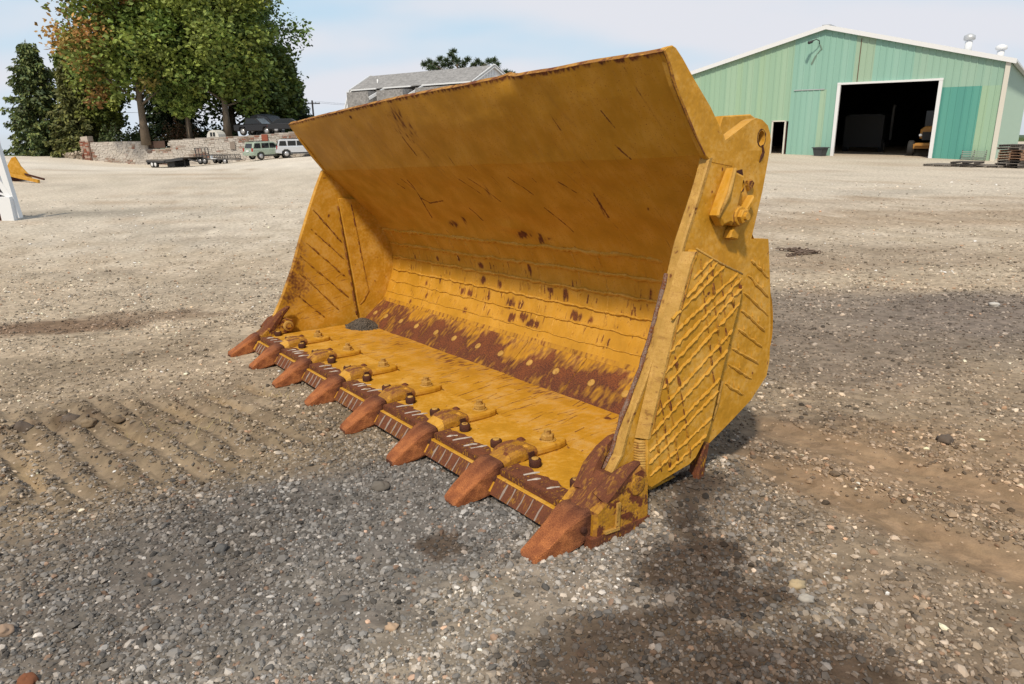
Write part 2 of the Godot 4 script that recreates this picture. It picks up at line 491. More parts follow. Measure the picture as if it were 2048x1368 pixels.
func corner_adapter(bk: Node3D, cx: float, out: float) -> void:
	# it straddles the side plate: out is -1 on the near side, +1 on the far side
	var a := MB.new()
	a.loft([rrect(cx, 0.18, 0.115, -0.07, 0.045, 0.03), rrect(cx, 0.22, 0.135, -0.075, 0.07, 0.03), rrect(cx, 0.27, 0.17, -0.085, 0.115, 0.04), rrect(cx, 0.33, 0.19, -0.085, 0.16, 0.04), rrect(cx, 0.37, 0.19, -0.085, 0.15, 0.03)])
	var o := obj("corner_adapter", a, M.maroon, bk)
	o.set_meta("label", "forked corner adapter over the edge of the side plate")
	ear(o, cx + out * 0.05, cx + out * 0.1, [[-0.09, 0.2], [-0.09, 0.475], [-0.05, 0.515], [0.1, 0.512], [0.15, 0.5], [0.178, 0.465], [0.17, 0.42], [0.14, 0.36], [0.08, 0.26], [0.05, 0.21]], M.half, "outer_ear")
	ear(o, cx - out * 0.05, cx - out * 0.098, [[0.0, 0.2], [0.03, 0.36], [0.03, 0.42], [0.05, 0.475], [0.1, 0.5], [0.15, 0.485], [0.172, 0.44], [0.165, 0.39], [0.11, 0.27], [0.05, 0.19]], M.half, "inner_ear")
	for s in [-1, 1]:
		var xo: float = cx + s * 0.1
		var b := MB.new(true)
		if s * out > 0:
			b.tube([Vector3(xo - s * 0.01, 0.1, 0.44), Vector3(xo + s * 0.002, 0.1, 0.44), Vector3(xo + s * 0.003, 0.1, 0.44)], [0.042, 0.042, 0.036], 18)
			obj("plug", b, M.hump, o)
			continue
		b.tube([Vector3(xo - s * 0.01, 0.1, 0.44), Vector3(xo + s * 0.006, 0.1, 0.44), Vector3(xo + s * 0.009, 0.1, 0.44)], [0.046, 0.046, 0.042], 18)
		obj("boss", b, M.edge, o)
		obj("bolt", hexnut(Vector3(xo + s * 0.006, 0.1, 0.44), Vector3(s, 0, 0), Vector3.UP, 0.024, 0.026, 0.0), M.half, o)
	for s in [-1, 1]:
		var ar := MB.new()
		var xa: float = cx + s * 0.072
		ar.tube([Vector3(xa - s * 0.02, 0.07, 0.28), Vector3(xa, 0.135 if s * out > 0 else 0.155, 0.345), Vector3(xa, 0.165 if s * out > 0 else 0.215, 0.40), Vector3(xa, 0.18 if s * out > 0 else 0.25, 0.45), Vector3(xa, 0.182 if s * out > 0 else 0.262, 0.475)], [0.05, 0.042, 0.03, 0.02, 0.010], 8)
		obj("shank_arm", ar, M.maroon, o)
	if out < 0:
		var bt := MB.new()
		bt.box(Vector3(cx - 0.076, -0.078, 0.345), Vector3(0.06, 0.05, 0.33))
		obj("worn_foot", bt, M.maroon, o)
		var rib := MB.new()
		rib.beam(Vector3(cx - 0.104, 0.06, 0.33), Vector3(cx - 0.104, -0.05, 0.32), 0.018, 0.012, Vector3.RIGHT)
		rib.beam(Vector3(cx - 0.104, -0.05, 0.33), Vector3(cx - 0.104, -0.045, 0.25), 0.012, 0.018, Vector3.RIGHT)
		obj("raised_mark", rib, M.edge, o)
	tooth(o, cx, -0.004, 790 + int(cx))

func shell_material() -> StandardMaterial3D:
	var w := 1280
	var h := 668
	var mk := empty_mask(w, h)
	var px := w / WB
	var py := h / SLEN
	rng.seed = 5
	# dents and rubs where loads slid over the plate: x, s, half length, half width, slant, strength
	for f in [[2.32, 0.11, 0.16, 0.09, 1.1, 0.62], [2.25, 0.2, 0.12, 0.06, 1.2, 0.5], [2.75, 1.08, 0.1, 0.05, 0.3, 0.9], [2.55, 1.03, 0.07, 0.03, 1.2, 0.8], [1.88, 1.12, 0.15, 0.05, 0.2, 1.0], [1.72, 1.15, 0.07, 0.06, 0.5, 0.95], [1.9, 0.72, 0.09, 0.03, 1.2, 0.6], [1.62, 1.14, 0.04, 0.02, 0.2, 0.8], [0.55, 0.825, 0.03, 0.016, 0.6, 1.0], [0.92, 0.84, 0.1, 0.018, 1.2, 0.55], [2.98, 0.05, 0.03, 0.02, 0, 0.9]]:
		blot(mk, w, h, Vector2(f[0] * px, f[1] * py), f[2] * px, f[3] * py, f[4], f[5])
	for f in [[2.43, 0.24, 2.41, 0.39], [2.84, 0.61, 2.9, 0.80], [2.9, 0.8, 2.82, 0.86], [2.84, 0.86, 2.6, 0.83], [2.9, 0.8, 3.0, 1.02], [1.43, 0.855, 1.33, 1.06], [1.99, 0.59, 1.84, 0.81], [2.1, 0.6, 2.0, 0.75], [2.92, 0.59, 2.88, 0.72], [3.06, 0.65, 3.02, 0.7], [0.9, 0.72, 0.92, 0.92], [2.32, 0.9, 2.28, 1.02], [1.1, 0.63, 1.02, 0.72], [1.55, 0.6, 1.45, 0.75], [0.5, 0.4, 0.44, 0.48]]:
		streak(mk, w, h, Vector2(f[0] * px, f[1] * py), Vector2(f[2] * px, f[3] * py), rng.randf_range(1.2, 2.6), 0.85)
	# ore has rubbed the squares between the lowest beads down to bare rust
	for f in [[3.5, 1.68, 0.02, 0.035], [3.44, 1.79, 0.025, 0.04], [3.27, 1.63, 0.02, 0.04], [2.78, 1.68, 0.04, 0.045], [2.9, 1.68, 0.03, 0.04], [2.62, 1.56, 0.04, 0.04], [2.53, 1.67, 0.035, 0.045], [2.40, 1.57, 0.03, 0.035], [2.23, 1.69, 0.055, 0.05], [2.1, 1.69, 0.04, 0.04], [2.17, 1.79, 0.06, 0.045], [2.03, 1.77, 0.06, 0.04], [2.0, 1.42, 0.022, 0.06], [1.62, 1.56, 0.035, 0.05], [1.78, 1.54, 0.03, 0.03], [2.64, 1.45, 0.04, 0.03], [1.35, 1.69, 0.03, 0.03], [1.52, 1.22, 0.03, 0.02], [2.77, 1.83, 0.04, 0.03], [3.67, 1.87, 0.03, 0.03], [2.95, 1.42, 0.03, 0.03], [3.3, 1.45, 0.03, 0.025], [0.85, 1.45, 0.02, 0.05], [1.5, 1.68, 0.07, 0.04], [1.9, 1.8, 0.1, 0.04]]:
		blot(mk, w, h, Vector2(f[0] * px, f[1] * py), f[2] * px * 1.3, f[3] * py * 1.25, 0.0, 1.15)
	for i in 46:
		var x := rng.randf_range(0.8, 3.8)
		var row: float = [1.44, 1.56, 1.67, 1.78][rng.randi() % 4]
		for k in rng.randi_range(3, 8):
			var xx := x + rng.randf_range(-0.06, 0.06)
			var s := row + rng.randf_range(-0.045, 0.02)
			streak(mk, w, h, Vector2(xx * px, s * py), Vector2((xx + rng.randf_range(-0.008, 0.008)) * px, (s + rng.randf_range(0.015, 0.06)) * py), rng.randf_range(0.8, 2.6), rng.randf_range(0.22, 0.62))
	for i in 150:
		var x := 0.6 + rng.randf() * 3.3
		var s := rng.randf_range(1.25, 1.95)
		streak(mk, w, h, Vector2(x * px, s * py), Vector2((x + rng.randf_range(-0.02, 0.02)) * px, (s + rng.randf_range(0.01, 0.07)) * py), rng.randf_range(0.6, 1.3), rng.randf_range(0.35, 0.6))
	for i in 26:
		var x := rng.randf() * WB
		var s := rng.randf_range(0.05, 1.2)
		streak(mk, w, h, Vector2(x * px, s * py), Vector2((x - rng.randf_range(0.0, 0.04)) * px, (s + rng.randf_range(0.01, 0.1)) * py), rng.randf_range(0.6, 1.2), rng.randf_range(0.4, 0.75))
	for i in 70:
		var a := rng.randf() * TAU
		var rr := sqrt(rng.randf())
		var c := Vector2(2.34 + cos(a) * rr * 0.13, 0.14 + sin(a) * rr * 0.13)
		streak(mk, w, h, c * Vector2(px, py), (c + Vector2(-0.012, 0.03) * rng.randf_range(0.3, 1.3)) * Vector2(px, py), rng.randf_range(0.7, 2.2), rng.randf_range(0.25, 0.6) * (1.2 - rr * 0.5))
	for i in 40:
		var x := rng.randf_range(0.1, 4.1)
		var s := rng.randf_range(0.0, 1.0)
		var l := rng.randf_range(0.1, 0.45)
		streak(mk, w, h, Vector2(x * px, s * py), Vector2((x - l * rng.randf_range(0.05, 0.3)) * px, (s + l) * py), rng.randf_range(0.6, 1.4), rng.randf_range(0.12, 0.4))
	for i in 16:
		var x := rng.randf_range(0.2, 4.0)
		var s := rng.randf_range(0.0, 0.35)
		streak(mk, w, h, Vector2(x * px, s * py), Vector2((x - rng.randf_range(0.02, 0.1)) * px, (s + rng.randf_range(0.2, 0.6)) * py), rng.randf_range(3.0, 9.0), rng.randf_range(0.06, 0.16))
	for x in w:
		for y in 7:
			mk[y * w + x] = maxf(mk[y * w + x], 0.75 - y * 0.1)
		for y in range(int(1.9 * py), int(2.03 * py)):
			mk[y * w + x] = maxf(mk[y * w + x], 0.3)
	for y in h:
		for x in 6:
			mk[y * w + x] = maxf(mk[y * w + x], 0.6)
	var m := worn(w, h, mk, 101, Vector2(0.9, 0.35), {"speck": 0.83, "soft": 0.34, "ragged": 1.1, "dusty": 0.35})
	m.normal_enabled = true
	m.normal_texture = nrm_tex(noise(140, 0.015, FastNoiseLite.TYPE_SIMPLEX_SMOOTH, 5), 512, 3.0)
	m.normal_scale = 0.25
	return m

func liner_material() -> StandardMaterial3D:
	var w := 1280
	var h := 96
	var mk := empty_mask(w, h)
	var n := noise(151, 0.006, FastNoiseLite.TYPE_SIMPLEX_SMOOTH, 3)
	rng.seed = 18
	for x in w:
		var line := 0.42 + 0.5 * n.get_noise_1d(x) - 0.25 * smoothstep(900.0, 1250.0, x)
		for y in h:
			mk[y * w + x] = lerpf(0.34, 0.95, smoothstep(line - 0.45, line + 0.2, float(y) / h) * lerpf(0.55, 1.0, smoothstep(1280.0, 1040.0, x)))
	for i in 260:
		var x := rng.randf() * w
		var y := rng.randf() * h * 0.5
		streak(mk, w, h, Vector2(x, y), Vector2(x + rng.randf_range(-3, 3), y + rng.randf_range(6, 30)), rng.randf_range(0.6, 2.0), rng.randf_range(0.4, 0.8))
	return worn(w, h, mk, 161, Vector2(0.9, 0.35), {"ragged": 0.6, "broad": 0.9, "soft": 0.5, "rust": Color(0.075, 0.028, 0.018), "rust2": Color(0.20, 0.065, 0.024)})

func floor_material() -> StandardMaterial3D:
	var w := 1280
	var h := 400
	var mk := empty_mask(w, h)
	rng.seed = 8
	for i in 330:
		var x := rng.randf() * w
		var y := rng.randf_range(0.1, 1.0) * h
		var l := rng.randf_range(8, 70)
		var an := PI / 2 + rng.randf_range(-0.35, 0.15)
		streak(mk, w, h, Vector2(x, y), Vector2(x + cos(an) * l, y + sin(an) * l), rng.randf_range(0.6, 1.5), rng.randf_range(0.42, 0.9))
	for i in 60:
		var x := rng.randf() * w
		var l := rng.randf_range(20, 90)
		streak(mk, w, h, Vector2(x, h - 2), Vector2(x + rng.randf_range(-12, 12), h - l), rng.randf_range(1.0, 3.5), rng.randf_range(0.3, 0.6))
	for k in [[2.4, 1.05, 0.7, 0.2, 0.5], [1.4, 1.1, 0.5, 0.12, 0.42], [3.2, 1.0, 0.5, 0.2, 0.4], [0.72, 1.065, 0.05, 0.03, 0.9]]:
		blot(mk, w, h, Vector2(k[0] / WB * w, (k[1] - 0.2) / 1.0 * h), k[2] / WB * w, k[3] * h, 0, k[4])
	var m := worn(w, h, mk, 111, Vector2(0.8, 0.3), {"speck": 0.84, "dust": Color(0.47, 0.31, 0.125), "soft": 0.3})
	m.normal_enabled = true
	m.normal_texture = nrm_tex(noise(141, 0.03, FastNoiseLite.TYPE_SIMPLEX_SMOOTH, 5), 512, 3.0)
	m.normal_scale = 0.3
	return m

func plate_half(poly: PackedVector2Array, zmid: float, right: bool, holes: Array) -> Array:
	var lo := -1.0 if not right else zmid
	var hi := zmid if not right else 3.0
	var cut := PackedVector2Array([Vector2(lo, -1), Vector2(hi, -1), Vector2(hi, 3), Vector2(lo, 3)])
	var res: Array = Geometry2D.intersect_polygons(poly, cut)
	for c in holes:
		var p := PackedVector2Array()
		for i in 20:
			p.append(Vector2(c[0], c[1]) + Vector2(cos(TAU * i / 20.0) * c[2], sin(TAU * i / 20.0) * c[3]))
		var nxt := []
		for q in res:
			for r in Geometry2D.clip_polygons(q, p):
				nxt.append(r)
		res = nxt
	return res

func poly2(a: Array) -> PackedVector2Array:   # from (y, z) pairs to (z, y) points
	var p := PackedVector2Array()
	for q in a:
		p.append(Vector2(q[1], q[0]))
	return p

func build_bucket() -> void:
	var bk := thing("loader_bucket", "large yellow wheel loader bucket with eight rusty teeth resting on the gravel", "loader bucket", BK)
	# smooth profile
	var cv := Curve2D.new()
	for i in prof.size():
		var t := Vector2.ZERO
		if i > 1 and i < prof.size() - 1:
			t = (prof[i + 1] - prof[i - 1]) * 0.16
		cv.add_point(prof[i], -t, t)
	var pts := cv.tessellate(4, 2.0)
	var s := 0.0
	for i in pts.size():
		if i > 0:
			s += pts[i].distance_to(pts[i - 1])
		shell_pts.append(pts[i])
		shell_s.append(s)
	# the curved back and spill guard, 28 mm plate
	var sm := shell_material()
	var mb := MB.new(true)
	var nx := 84
	var ns := 73
	var grid := []
	for j in ns + 1:
		var row := []
		for i in nx + 1:
			var x := WB * i / nx
			var ss := SLEN * j / ns
			var p := on_shell(x, ss, shell_dent(x, ss))
			p.z -= 0.085 * smoothstep(0.9, 0.0, x) * smoothstep(0.7, 1.2, ss)
			p += Vector3(0, 0.14, -0.1) * smoothstep(0.9, 0.1, x) * smoothstep(1.55, 2.05, ss)
			if j < 6:
				p.y += 0.028 * sin(PI * i / nx) * (1.0 - j / 6.0)
			row.append(p)
		grid.append(row)
	for j in ns:
		for i in nx:
			var u0 := float(i) / nx
			var u1 := float(i + 1) / nx
			var v0 := float(j) / ns
			var v1 := float(j + 1) / ns
			mb.group(2 if (j + 0.5) / ns * SLEN < 0.48 else 3)
			mb.quad(grid[j][i], grid[j][i + 1], grid[j + 1][i + 1], grid[j + 1][i], Vector2(u0, v0), Vector2(u1, v0), Vector2(u1, v1), Vector2(u0, v1))
	obj("back_plate", mb, sm, bk)
	mb = MB.new(true)
	var nrm := func(j: int) -> Vector3: return (on_shell(0, SLEN * j / ns, -0.028) - on_shell(0, SLEN * j / ns, 0))
	for j in ns:
		for i in nx:
			mb.quad(grid[j][i + 1] + nrm.call(j), grid[j][i] + nrm.call(j), grid[j + 1][i] + nrm.call(j + 1), grid[j + 1][i + 1] + nrm.call(j + 1))
	obj("back_plate_outside", mb, M.paint, bk)
	mb = MB.new()
	for i in nx:
		mb.quad(grid[0][i + 1], grid[0][i], grid[0][i] + nrm.call(0), grid[0][i + 1] + nrm.call(0))
	obj("top_edge", mb, M.half, bk)
	# beads along the back
	rng.seed = 12
	for k in 6:
		var s0: float = [1.215, 1.37, 1.50, 1.615, 1.725, 1.835][k]
		var l := []
		for i in 180:
			var x := 0.45 + (WB - 0.5) * i / 179.0
			var ss := s0 + near_noise.get_noise_2d(x * 6.0, k * 17.0) * 0.014
			l.append(on_shell(x, ss, shell_dent(x, ss) + 0.002))
		bead(bk, l, [0.0125, 0.0115, 0.010, 0.009, 0.007, 0.005][k], M.bead, 0.42)
	var x := 0.6
	var kk := 0
	while x < 4.05:
		for b in 5:
			if rng.randf() < 0.25:
				continue
			var s0: float = [1.225, 1.375, 1.505, 1.62, 1.73][b] + 0.01
			var s1: float = [1.36, 1.49, 1.605, 1.715, 1.825][b]
			var l := []
			for i in 7:
				var ss := lerpf(s0, s1, i / 6.0)
				var xx := x + 0.05 * (ss - 1.2) * sin(kk * 1.7) + rng.randf_range(-0.006, 0.006)
				l.append(on_shell(xx, ss, shell_dent(xx, ss) - 0.003))
			bead(bk, l, 0.0062, M.bead, 0.5)
		x += rng.randf_range(0.17, 0.26)
		kk += 1
	# liner along the foot of the back: plates, joints, plug bolts
	var edges := [0.0, 0.62, 1.25, 1.86, 2.5, 3.11, 3.72, 4.2]
	var lm := liner_material()
	for i in 7:
		mb = MB.new()
		var xa: float = maxf(edges[i], 0.5) + 0.003
		var xb2: float = edges[i + 1] - 0.003
		var c4 := [Vector3(xa, 0.207, 1.372), Vector3(xb2, 0.207, 1.372), Vector3(xb2, 0.018, 1.146), Vector3(xa, 0.018, 1.146)]
		mb.quad(c4[0], c4[1], c4[2], c4[3], Vector2(xa / WB, 0), Vector2(xb2 / WB, 0), Vector2(xb2 / WB, 1), Vector2(xa / WB, 1))
		var bkv := Vector3(0, -0.018, 0.021)
		for k in 4:
			var n2 := (k + 1) % 4
			mb.quad(c4[n2], c4[k], c4[k] + bkv, c4[n2] + bkv, Vector2(xa / WB, 0.02), Vector2(xb2 / WB, 0.02), Vector2(xb2 / WB, 0.04), Vector2(xa / WB, 0.04))
		var o := obj("liner_plate", mb, lm, bk)
		for q in [0.27, 0.73]:
			var xb: float = lerpf(edges[i], edges[i + 1], q)
			if xb < 0.6:
				continue
			var c := Vector3(xb, 0.108, 1.254)
			var up := Vector3(0, 0.766, -0.643)
			var d := MB.new(true)
			d.tube([c - up * 0.01, c + up * 0.004, c + up * 0.006], [0.026, 0.026, 0.022], 14)
			obj("plug_bolt", d, M.edge, o)
	# floor and lip
	mb = MB.new()
	var fm := floor_material()
	mb.uvm = Transform2D.IDENTITY
	var fl := [Vector3(0.03, 0.02, 0.2), Vector3(WB - 0.03, 0.02, 0.2), Vector3(WB - 0.03, 0.02, 1.2), Vector3(0.03, 0.02, 1.2)]
	mb = MB.new(true)
	for i in 40:
		for j in 10:
			var f := func(a: int, b: int) -> Vector3:
				var q := Vector3(lerpf(0.03, WB - 0.03, a / 40.0), 0, lerpf(0.6, 1.2, b / 10.0))
				q.z = minf(q.z, lerpf(0.82, 1.2, smoothstep(0.0, 0.9, q.x)))
				q.y = 0.02 + near_noise.get_noise_2d(q.x * 2.0, q.z * 2.0 + 9) * 0.006
				return q
			var u := func(a: int, b: int) -> Vector2: return Vector2(a / 40.0, 0.4 + 0.6 * b / 10.0)
			mb.quad(f.call(i, j), f.call(i, j + 1), f.call(i + 1, j + 1), f.call(i + 1, j), u.call(i, j), u.call(i, j + 1), u.call(i + 1, j + 1), u.call(i + 1, j))
	obj("floor_plate", mb, fm, bk)
	mb = MB.new()
	mb.prism(PackedVector2Array([Vector2(0.168, 0.002), Vector2(0.126, -0.062), Vector2(0.14, -0.078), Vector2(0.6, -0.035), Vector2(1.1, -0.02), Vector2(1.2, -0.01), Vector2(1.2, 0.005), Vector2(0.6, 0.005)]), side_frame(0), -0.9, -WB + 0.01, 0.003)
	mb.prism(PackedVector2Array([Vector2(0.168, 0.002), Vector2(0.126, -0.062), Vector2(0.14, -0.078), Vector2(0.55, -0.03), Vector2(0.8, 0.0), Vector2(0.6, 0.005)]), side_frame(0), -0.01, -0.899, 0.003)
	obj("base_edge", mb, M.paint, bk)
	rng.seed = 15
	for k in 7:
		var x0 := 0.608 * k + 0.085 * (1.0 if k > 0 else 1.15)
		var x1 := 0.608 * (k + 1) - 0.085 * (1.0 if k < 6 else 1.15)
		if k == 6:
			x1 = 4.1
		# the wear plate bolted on the lip: rust at its front edge, paint behind
		var sg := MB.new()
		sg.uvm = Transform2D(Vector2(0.6, 0), Vector2(0, 1.0), Vector2.ZERO)
		sg.prism(PackedVector2Array([Vector2(0.186, 0.006), Vector2(0.192, 0.036), Vector2(0.61, 0.036), Vector2(0.622, 0.022), Vector2(0.622, 0.006)]), side_frame(0), -x0, -x1, 0.003)
		var ex := 0.083
		var so := obj("lip_wear_plate", sg, M.paint, bk)
		var sg2 := MB.new()
		sg2.prism(PackedVector2Array([Vector2(0.33, 0.007), Vector2(0.34, 0.035), Vector2(0.608, 0.035), Vector2(0.612, 0.007)]), side_frame(0), -(0.608 * k - 0.083 if k > 0 else 0.03), -x0 - 0.002, 0.002)
		obj("filler_plate", sg2, M.paint, so)
		var fr := MB.new()
		var ragged := PackedVector2Array()
		ragged.append(Vector2(x0 + 0.004, 0.1885))
		for i in 15:
			var q := i / 14.0
			ragged.append(Vector2(lerpf(x0 + 0.004, x1 - 0.004, q), 0.30 + 0.035 * near_noise.get_noise_2d(q * 30.0 + k * 50, 3.0) - 0.05 * absf(q - 0.45)))
		ragged.append(Vector2(x1 - 0.004, 0.1885))
		fr.prism(ragged, Transform3D(Basis(Vector3.RIGHT, Vector3(0, 0.0, 1), Vector3(0, -1, 0)), Vector3(0, 0.0372, 0)), -0.0006, 0.004)
		obj("bare_edge", fr, M.maroon, so)
		var ff := MB.new()
		ff.box(Vector3((x0 + x1) / 2, 0.0205, 0.1865), Vector3(x1 - x0 - 0.008, 0.029, 0.006))
		obj("front_face", ff, M.maroon, so)
		for i in 3 + k % 2:
			var xx := lerpf(x0 + 0.07, x1 - 0.07, (i + rng.randf_range(0.2, 0.8)) / (3.0 + k % 2))
			var ln := rng.randf_range(0.05, 0.105)
			var z0 := rng.randf_range(0.2, 0.225)
			bead(so, [Vector3(xx + 0.008, 0.0375, z0), Vector3(xx, 0.0385, z0 + ln * 0.35), Vector3(xx - 0.006 + rng.randf_range(-0.005, 0.005), 0.0382, z0 + ln * 0.7), Vector3(xx - 0.014, 0.0372, z0 + ln)], 0.0048, M.weld_white, 0.6)
		# bevelled front of the lip below it
		var bv := MB.new()
		bv.prism(PackedVector2Array([Vector2(0.1655, -0.001), Vector2(0.1200, -0.0690), Vector2(0.1245, -0.072), Vector2(0.170, -0.005)]), side_frame(0), -x0, -x1, 0.0)
		var bo := obj("bevel_strip", bv, M.maroon, so)
		for i in 5:
			var xx := lerpf(x0 + 0.04, x1 - 0.04, (i + rng.randf_range(0.3, 0.7)) / 5.0)
			bead(bo, [Vector3(xx - 0.004, -0.004, 0.163), Vector3(xx + rng.randf_range(-0.004, 0.004), -0.036, 0.1415), Vector3(xx + 0.006, -0.068, 0.1205)], 0.0052, M.weld_grey, 0.6)
		for q in [0.154, 0.445]:
			var xb: float = 0.608 * k + q
			if k == 6 and q > 0.4:
				xb -= 0.03
			var nb := MB.new(true)
			var c := Vector3(xb, 0.036, 0.33)
			nb.tube([c, c + Vector3.UP * 0.004, c + Vector3.UP * 0.03, c + Vector3.UP * 0.036], [0.028, 0.030, 0.030, 0.026], 14)
			var no := obj("bolt_head", nb, M.dark_rust, so)
			var rg := MB.new(true)
			rg.tube([c + Vector3.UP * 0.034, c + Vector3.UP * 0.041, c + Vector3.UP * 0.042], [0.017, 0.017, 0.012], 12)
			obj("bolt_stud", rg, M.edge, so)
		# scratches the torch left beside the bolts, as thin ridges
		bead(so, [Vector3(x0 + 0.06, 0.036, 0.36), Vector3(x0 + 0.02, 0.037, 0.43), Vector3(x0 - 0.02, 0.036, 0.47)], 0.004, M.half, 0.4)
	for i in range(1, 7):
		adapter(bk, i)
	corner_adapter(bk, 0.0, -1.0)
	corner_adapter(bk, WB + 0.01, 1.0)
	build_sides(bk)

func build_sides(bk: Node3D) -> void:
	rng.seed = 31
	# ---- near side plate
	var main := poly2([[1.432, 0.955], [1.50, 1.10], [1.556, 1.215], [1.566, 1.25], [1.56, 1.29], [1.536, 1.334], [1.50, 1.355], [1.473, 1.362], [1.42, 1.357], [1.25, 1.32], [1.04, 1.256], [1.03, 1.383], [1.017, 1.388], [0.776, 1.425], [0.60, 1.442], [0.431, 1.45], [0.355, 1.432], [0.256, 1.317], [0.191, 1.188], [0.149, 1.10], [0.086, 0.964], [0.052, 0.90], [0.03, 0.72], [-0.03, 0.53], [-0.06, 0.40], [0.10, 0.375], [0.201, 0.455], [0.331, 0.505], [0.479, 0.59], [0.63, 0.66], [0.798, 0.727], [0.91, 0.765], [1.01, 0.795], [1.06, 0.811], [1.25, 0.902], [1.42, 0.972 - 0.02]])
	var holes := [[1.293, 1.482, 0.024, 0.032], [1.166, 1.279, 0.018, 0.024]]
	var mb := MB.new()
	for part in [plate_half(main, 1.166, false, holes)]:
		for p in part:
			mb.prism(p, side_frame(0), 0.0, -0.055, 0.0)
	var right := plate_half(main, 1.166, true, [holes[1]])
	for p in right:
		for l in plate_half(p, 1.293, false, [holes[0]]):
			mb.prism(l, side_frame(0), 0.0, -0.055, 0.0)
		for l in plate_half(p, 1.293, true, [holes[0]]):
			mb.prism(l, side_frame(0), 0.0, -0.055, 0.0)
	var sp := obj("side_plate", mb, M.paint, bk)
	# torn steel around the holes
	for hq in [[1.293, 1.482, 0.03, 0.038], [1.166, 1.279, 0.02, 0.027]]:
		var l := []
		for i in 15:
			var a := TAU * i / 14.0
			l.append(Vector3(0.001, hq[1] + sin(a) * hq[3], hq[0] + cos(a) * hq[2]))
		bead(sp, l, 0.003, M.dark_rust, 0.5)
	bead(sp, [Vector3(0, 1.452, 1.30), Vector3(-0.002, 1.42, 1.308), Vector3(-0.001, 1.40, 1.297), Vector3(0, 1.378, 1.286)], 0.007, M.dark_rust, 0.4)
	mb = MB.new(true)
	mb.tube([Vector3(0.0535, 1.482, 1.293), Vector3(0.09, 1.482, 1.293)], [0.05, 0.05], 16)
	mb.tube([Vector3(0.0535, 1.279, 1.166), Vector3(0.08, 1.279, 1.166)], [0.035, 0.035], 12)
	obj("added_dark_plug", mb, M.dark_rust, sp)  # dark plugs added behind the holes to stand in for shade inside
	# its worn front edge, a strip of plate from the corner tooth up to the lug
	var fe := [[0.10, 0.36], [0.201, 0.44], [0.331, 0.492], [0.479, 0.577], [0.63, 0.648], [0.798, 0.714], [0.91, 0.752], [1.01, 0.782], [1.06, 0.798], [1.25, 0.888], [1.40, 0.948]]
	mb = MB.new()
	var rings := []
	for i in fe.size():
		var z: float = fe[i][1] - 0.004
		var y: float = fe[i][0]
		var r := PackedVector3Array()
		for q in [[-0.002, 0.02], [-0.003, 0.002], [0.004, -0.005], [0.042, -0.005], [0.05, 0.002], [0.05, 0.02]]:
			r.append(Vector3(q[0], y + rng.randf_range(-0.003, 0.003), z + q[1] + rng.randf_range(-0.004, 0.004)))
		rings.append(r)
	mb.loft(rings)
	obj("front_edge", mb, M.edge, bk)
	# the bead of bare, knocked steel on the lower half of that edge
	var l2 := []
	var rr := []
	for i in 22:
		var y := lerpf(0.12, 0.93, i / 21.0)
		var z := 0.0
		for k in fe.size() - 1:
			if y >= fe[k][0] and y <= fe[k + 1][0]:
				z = lerpf(fe[k][1], fe[k + 1][1], (y - fe[k][0]) / (fe[k + 1][0] - fe[k][0]))
		l2.append(Vector3(0.045 + rng.randf_range(-0.003, 0.003), y, z - 0.012))
		rr.append(rng.randf_range(0.007, 0.012))
	mb = MB.new(true)
	mb.tube(l2, rr, 7)
	obj("bare_edge", mb, M.steel_edge, bk)
	# ---- doubling plate with its hatching of weld beads
	var wp := poly2([[1.03, 0.822], [0.894, 1.142], [0.863, 1.158], [0.764, 1.131], [0.65, 1.089], [0.56, 1.06], [0.439, 1.019], [0.379, 1.002], [0.231, 0.962], [0.173, 0.934], [0.092, 0.865], [0.07, 0.82], [0.052, 0.70], [0.03, 0.58], [0.05, 0.552], [0.257, 0.548], [0.6, 0.655], [0.976, 0.785]])
	mb = MB.new()
	mb.prism(wp, side_frame(0), 0.002, 0.048, 0.004)
	var w := obj("doubling_plate", mb, M.paint, bk)
	var ed := [[1.024, 0.812], [0.976, 0.783], [0.8, 0.719], [0.6, 0.653], [0.42, 0.596], [0.262, 0.546]]
	mb = MB.new()
	for i in ed.size() - 1:
		var p0 := Vector3(-0.002, ed[i][0], ed[i][1] - 0.026)
		var p1 := Vector3(-0.002, ed[i + 1][0], ed[i + 1][1] - 0.026)
		var q0 := Vector3(-0.051, ed[i][0], ed[i][1] + 0.002)
		var q1 := Vector3(-0.051, ed[i + 1][0], ed[i + 1][1] + 0.002)
		mb.quad(p0, p1, q1, q0)
		mb.quad(q0, q1, q1 + Vector3(0, 0, 0.016), q0 + Vector3(0, 0, 0.016))
	obj("bevelled_front", mb, M.edge, w)
	var eb := []
	for i in 30:
		var t := i / 29.0 * 4.98
		var k := int(t)
		eb.append(Vector3(-0.050, lerpf(ed[k][0], ed[k + 1][0], t - k), lerpf(ed[k][1], ed[k + 1][1], t - k) + 0.018))
	bead(w, eb, 0.004, M.half, 0.5)
	mb = MB.new(true)
	mb.tube([Vector3(-0.045, 1.035, 0.825), Vector3(-0.047, 0.96, 0.98), Vector3(-0.045, 0.895, 1.14)], [0.005, 0.006, 0.005], 8)
	obj("top_weld", mb, M.edge, w)
	# stacked weld under the rounded front
	for i in 17:
		mb = MB.new(true)
		var y := lerpf(0.245, 0.055, i / 16.0)
		mb.tube([Vector3(0.006, y, 0.522), Vector3(-0.016, y - 0.003, 0.535), Vector3(-0.034, y - 0.001, 0.556)], [0.008, 0.0105, 0.009], 8)
		obj("weld_ripple", mb, M.edge, w)
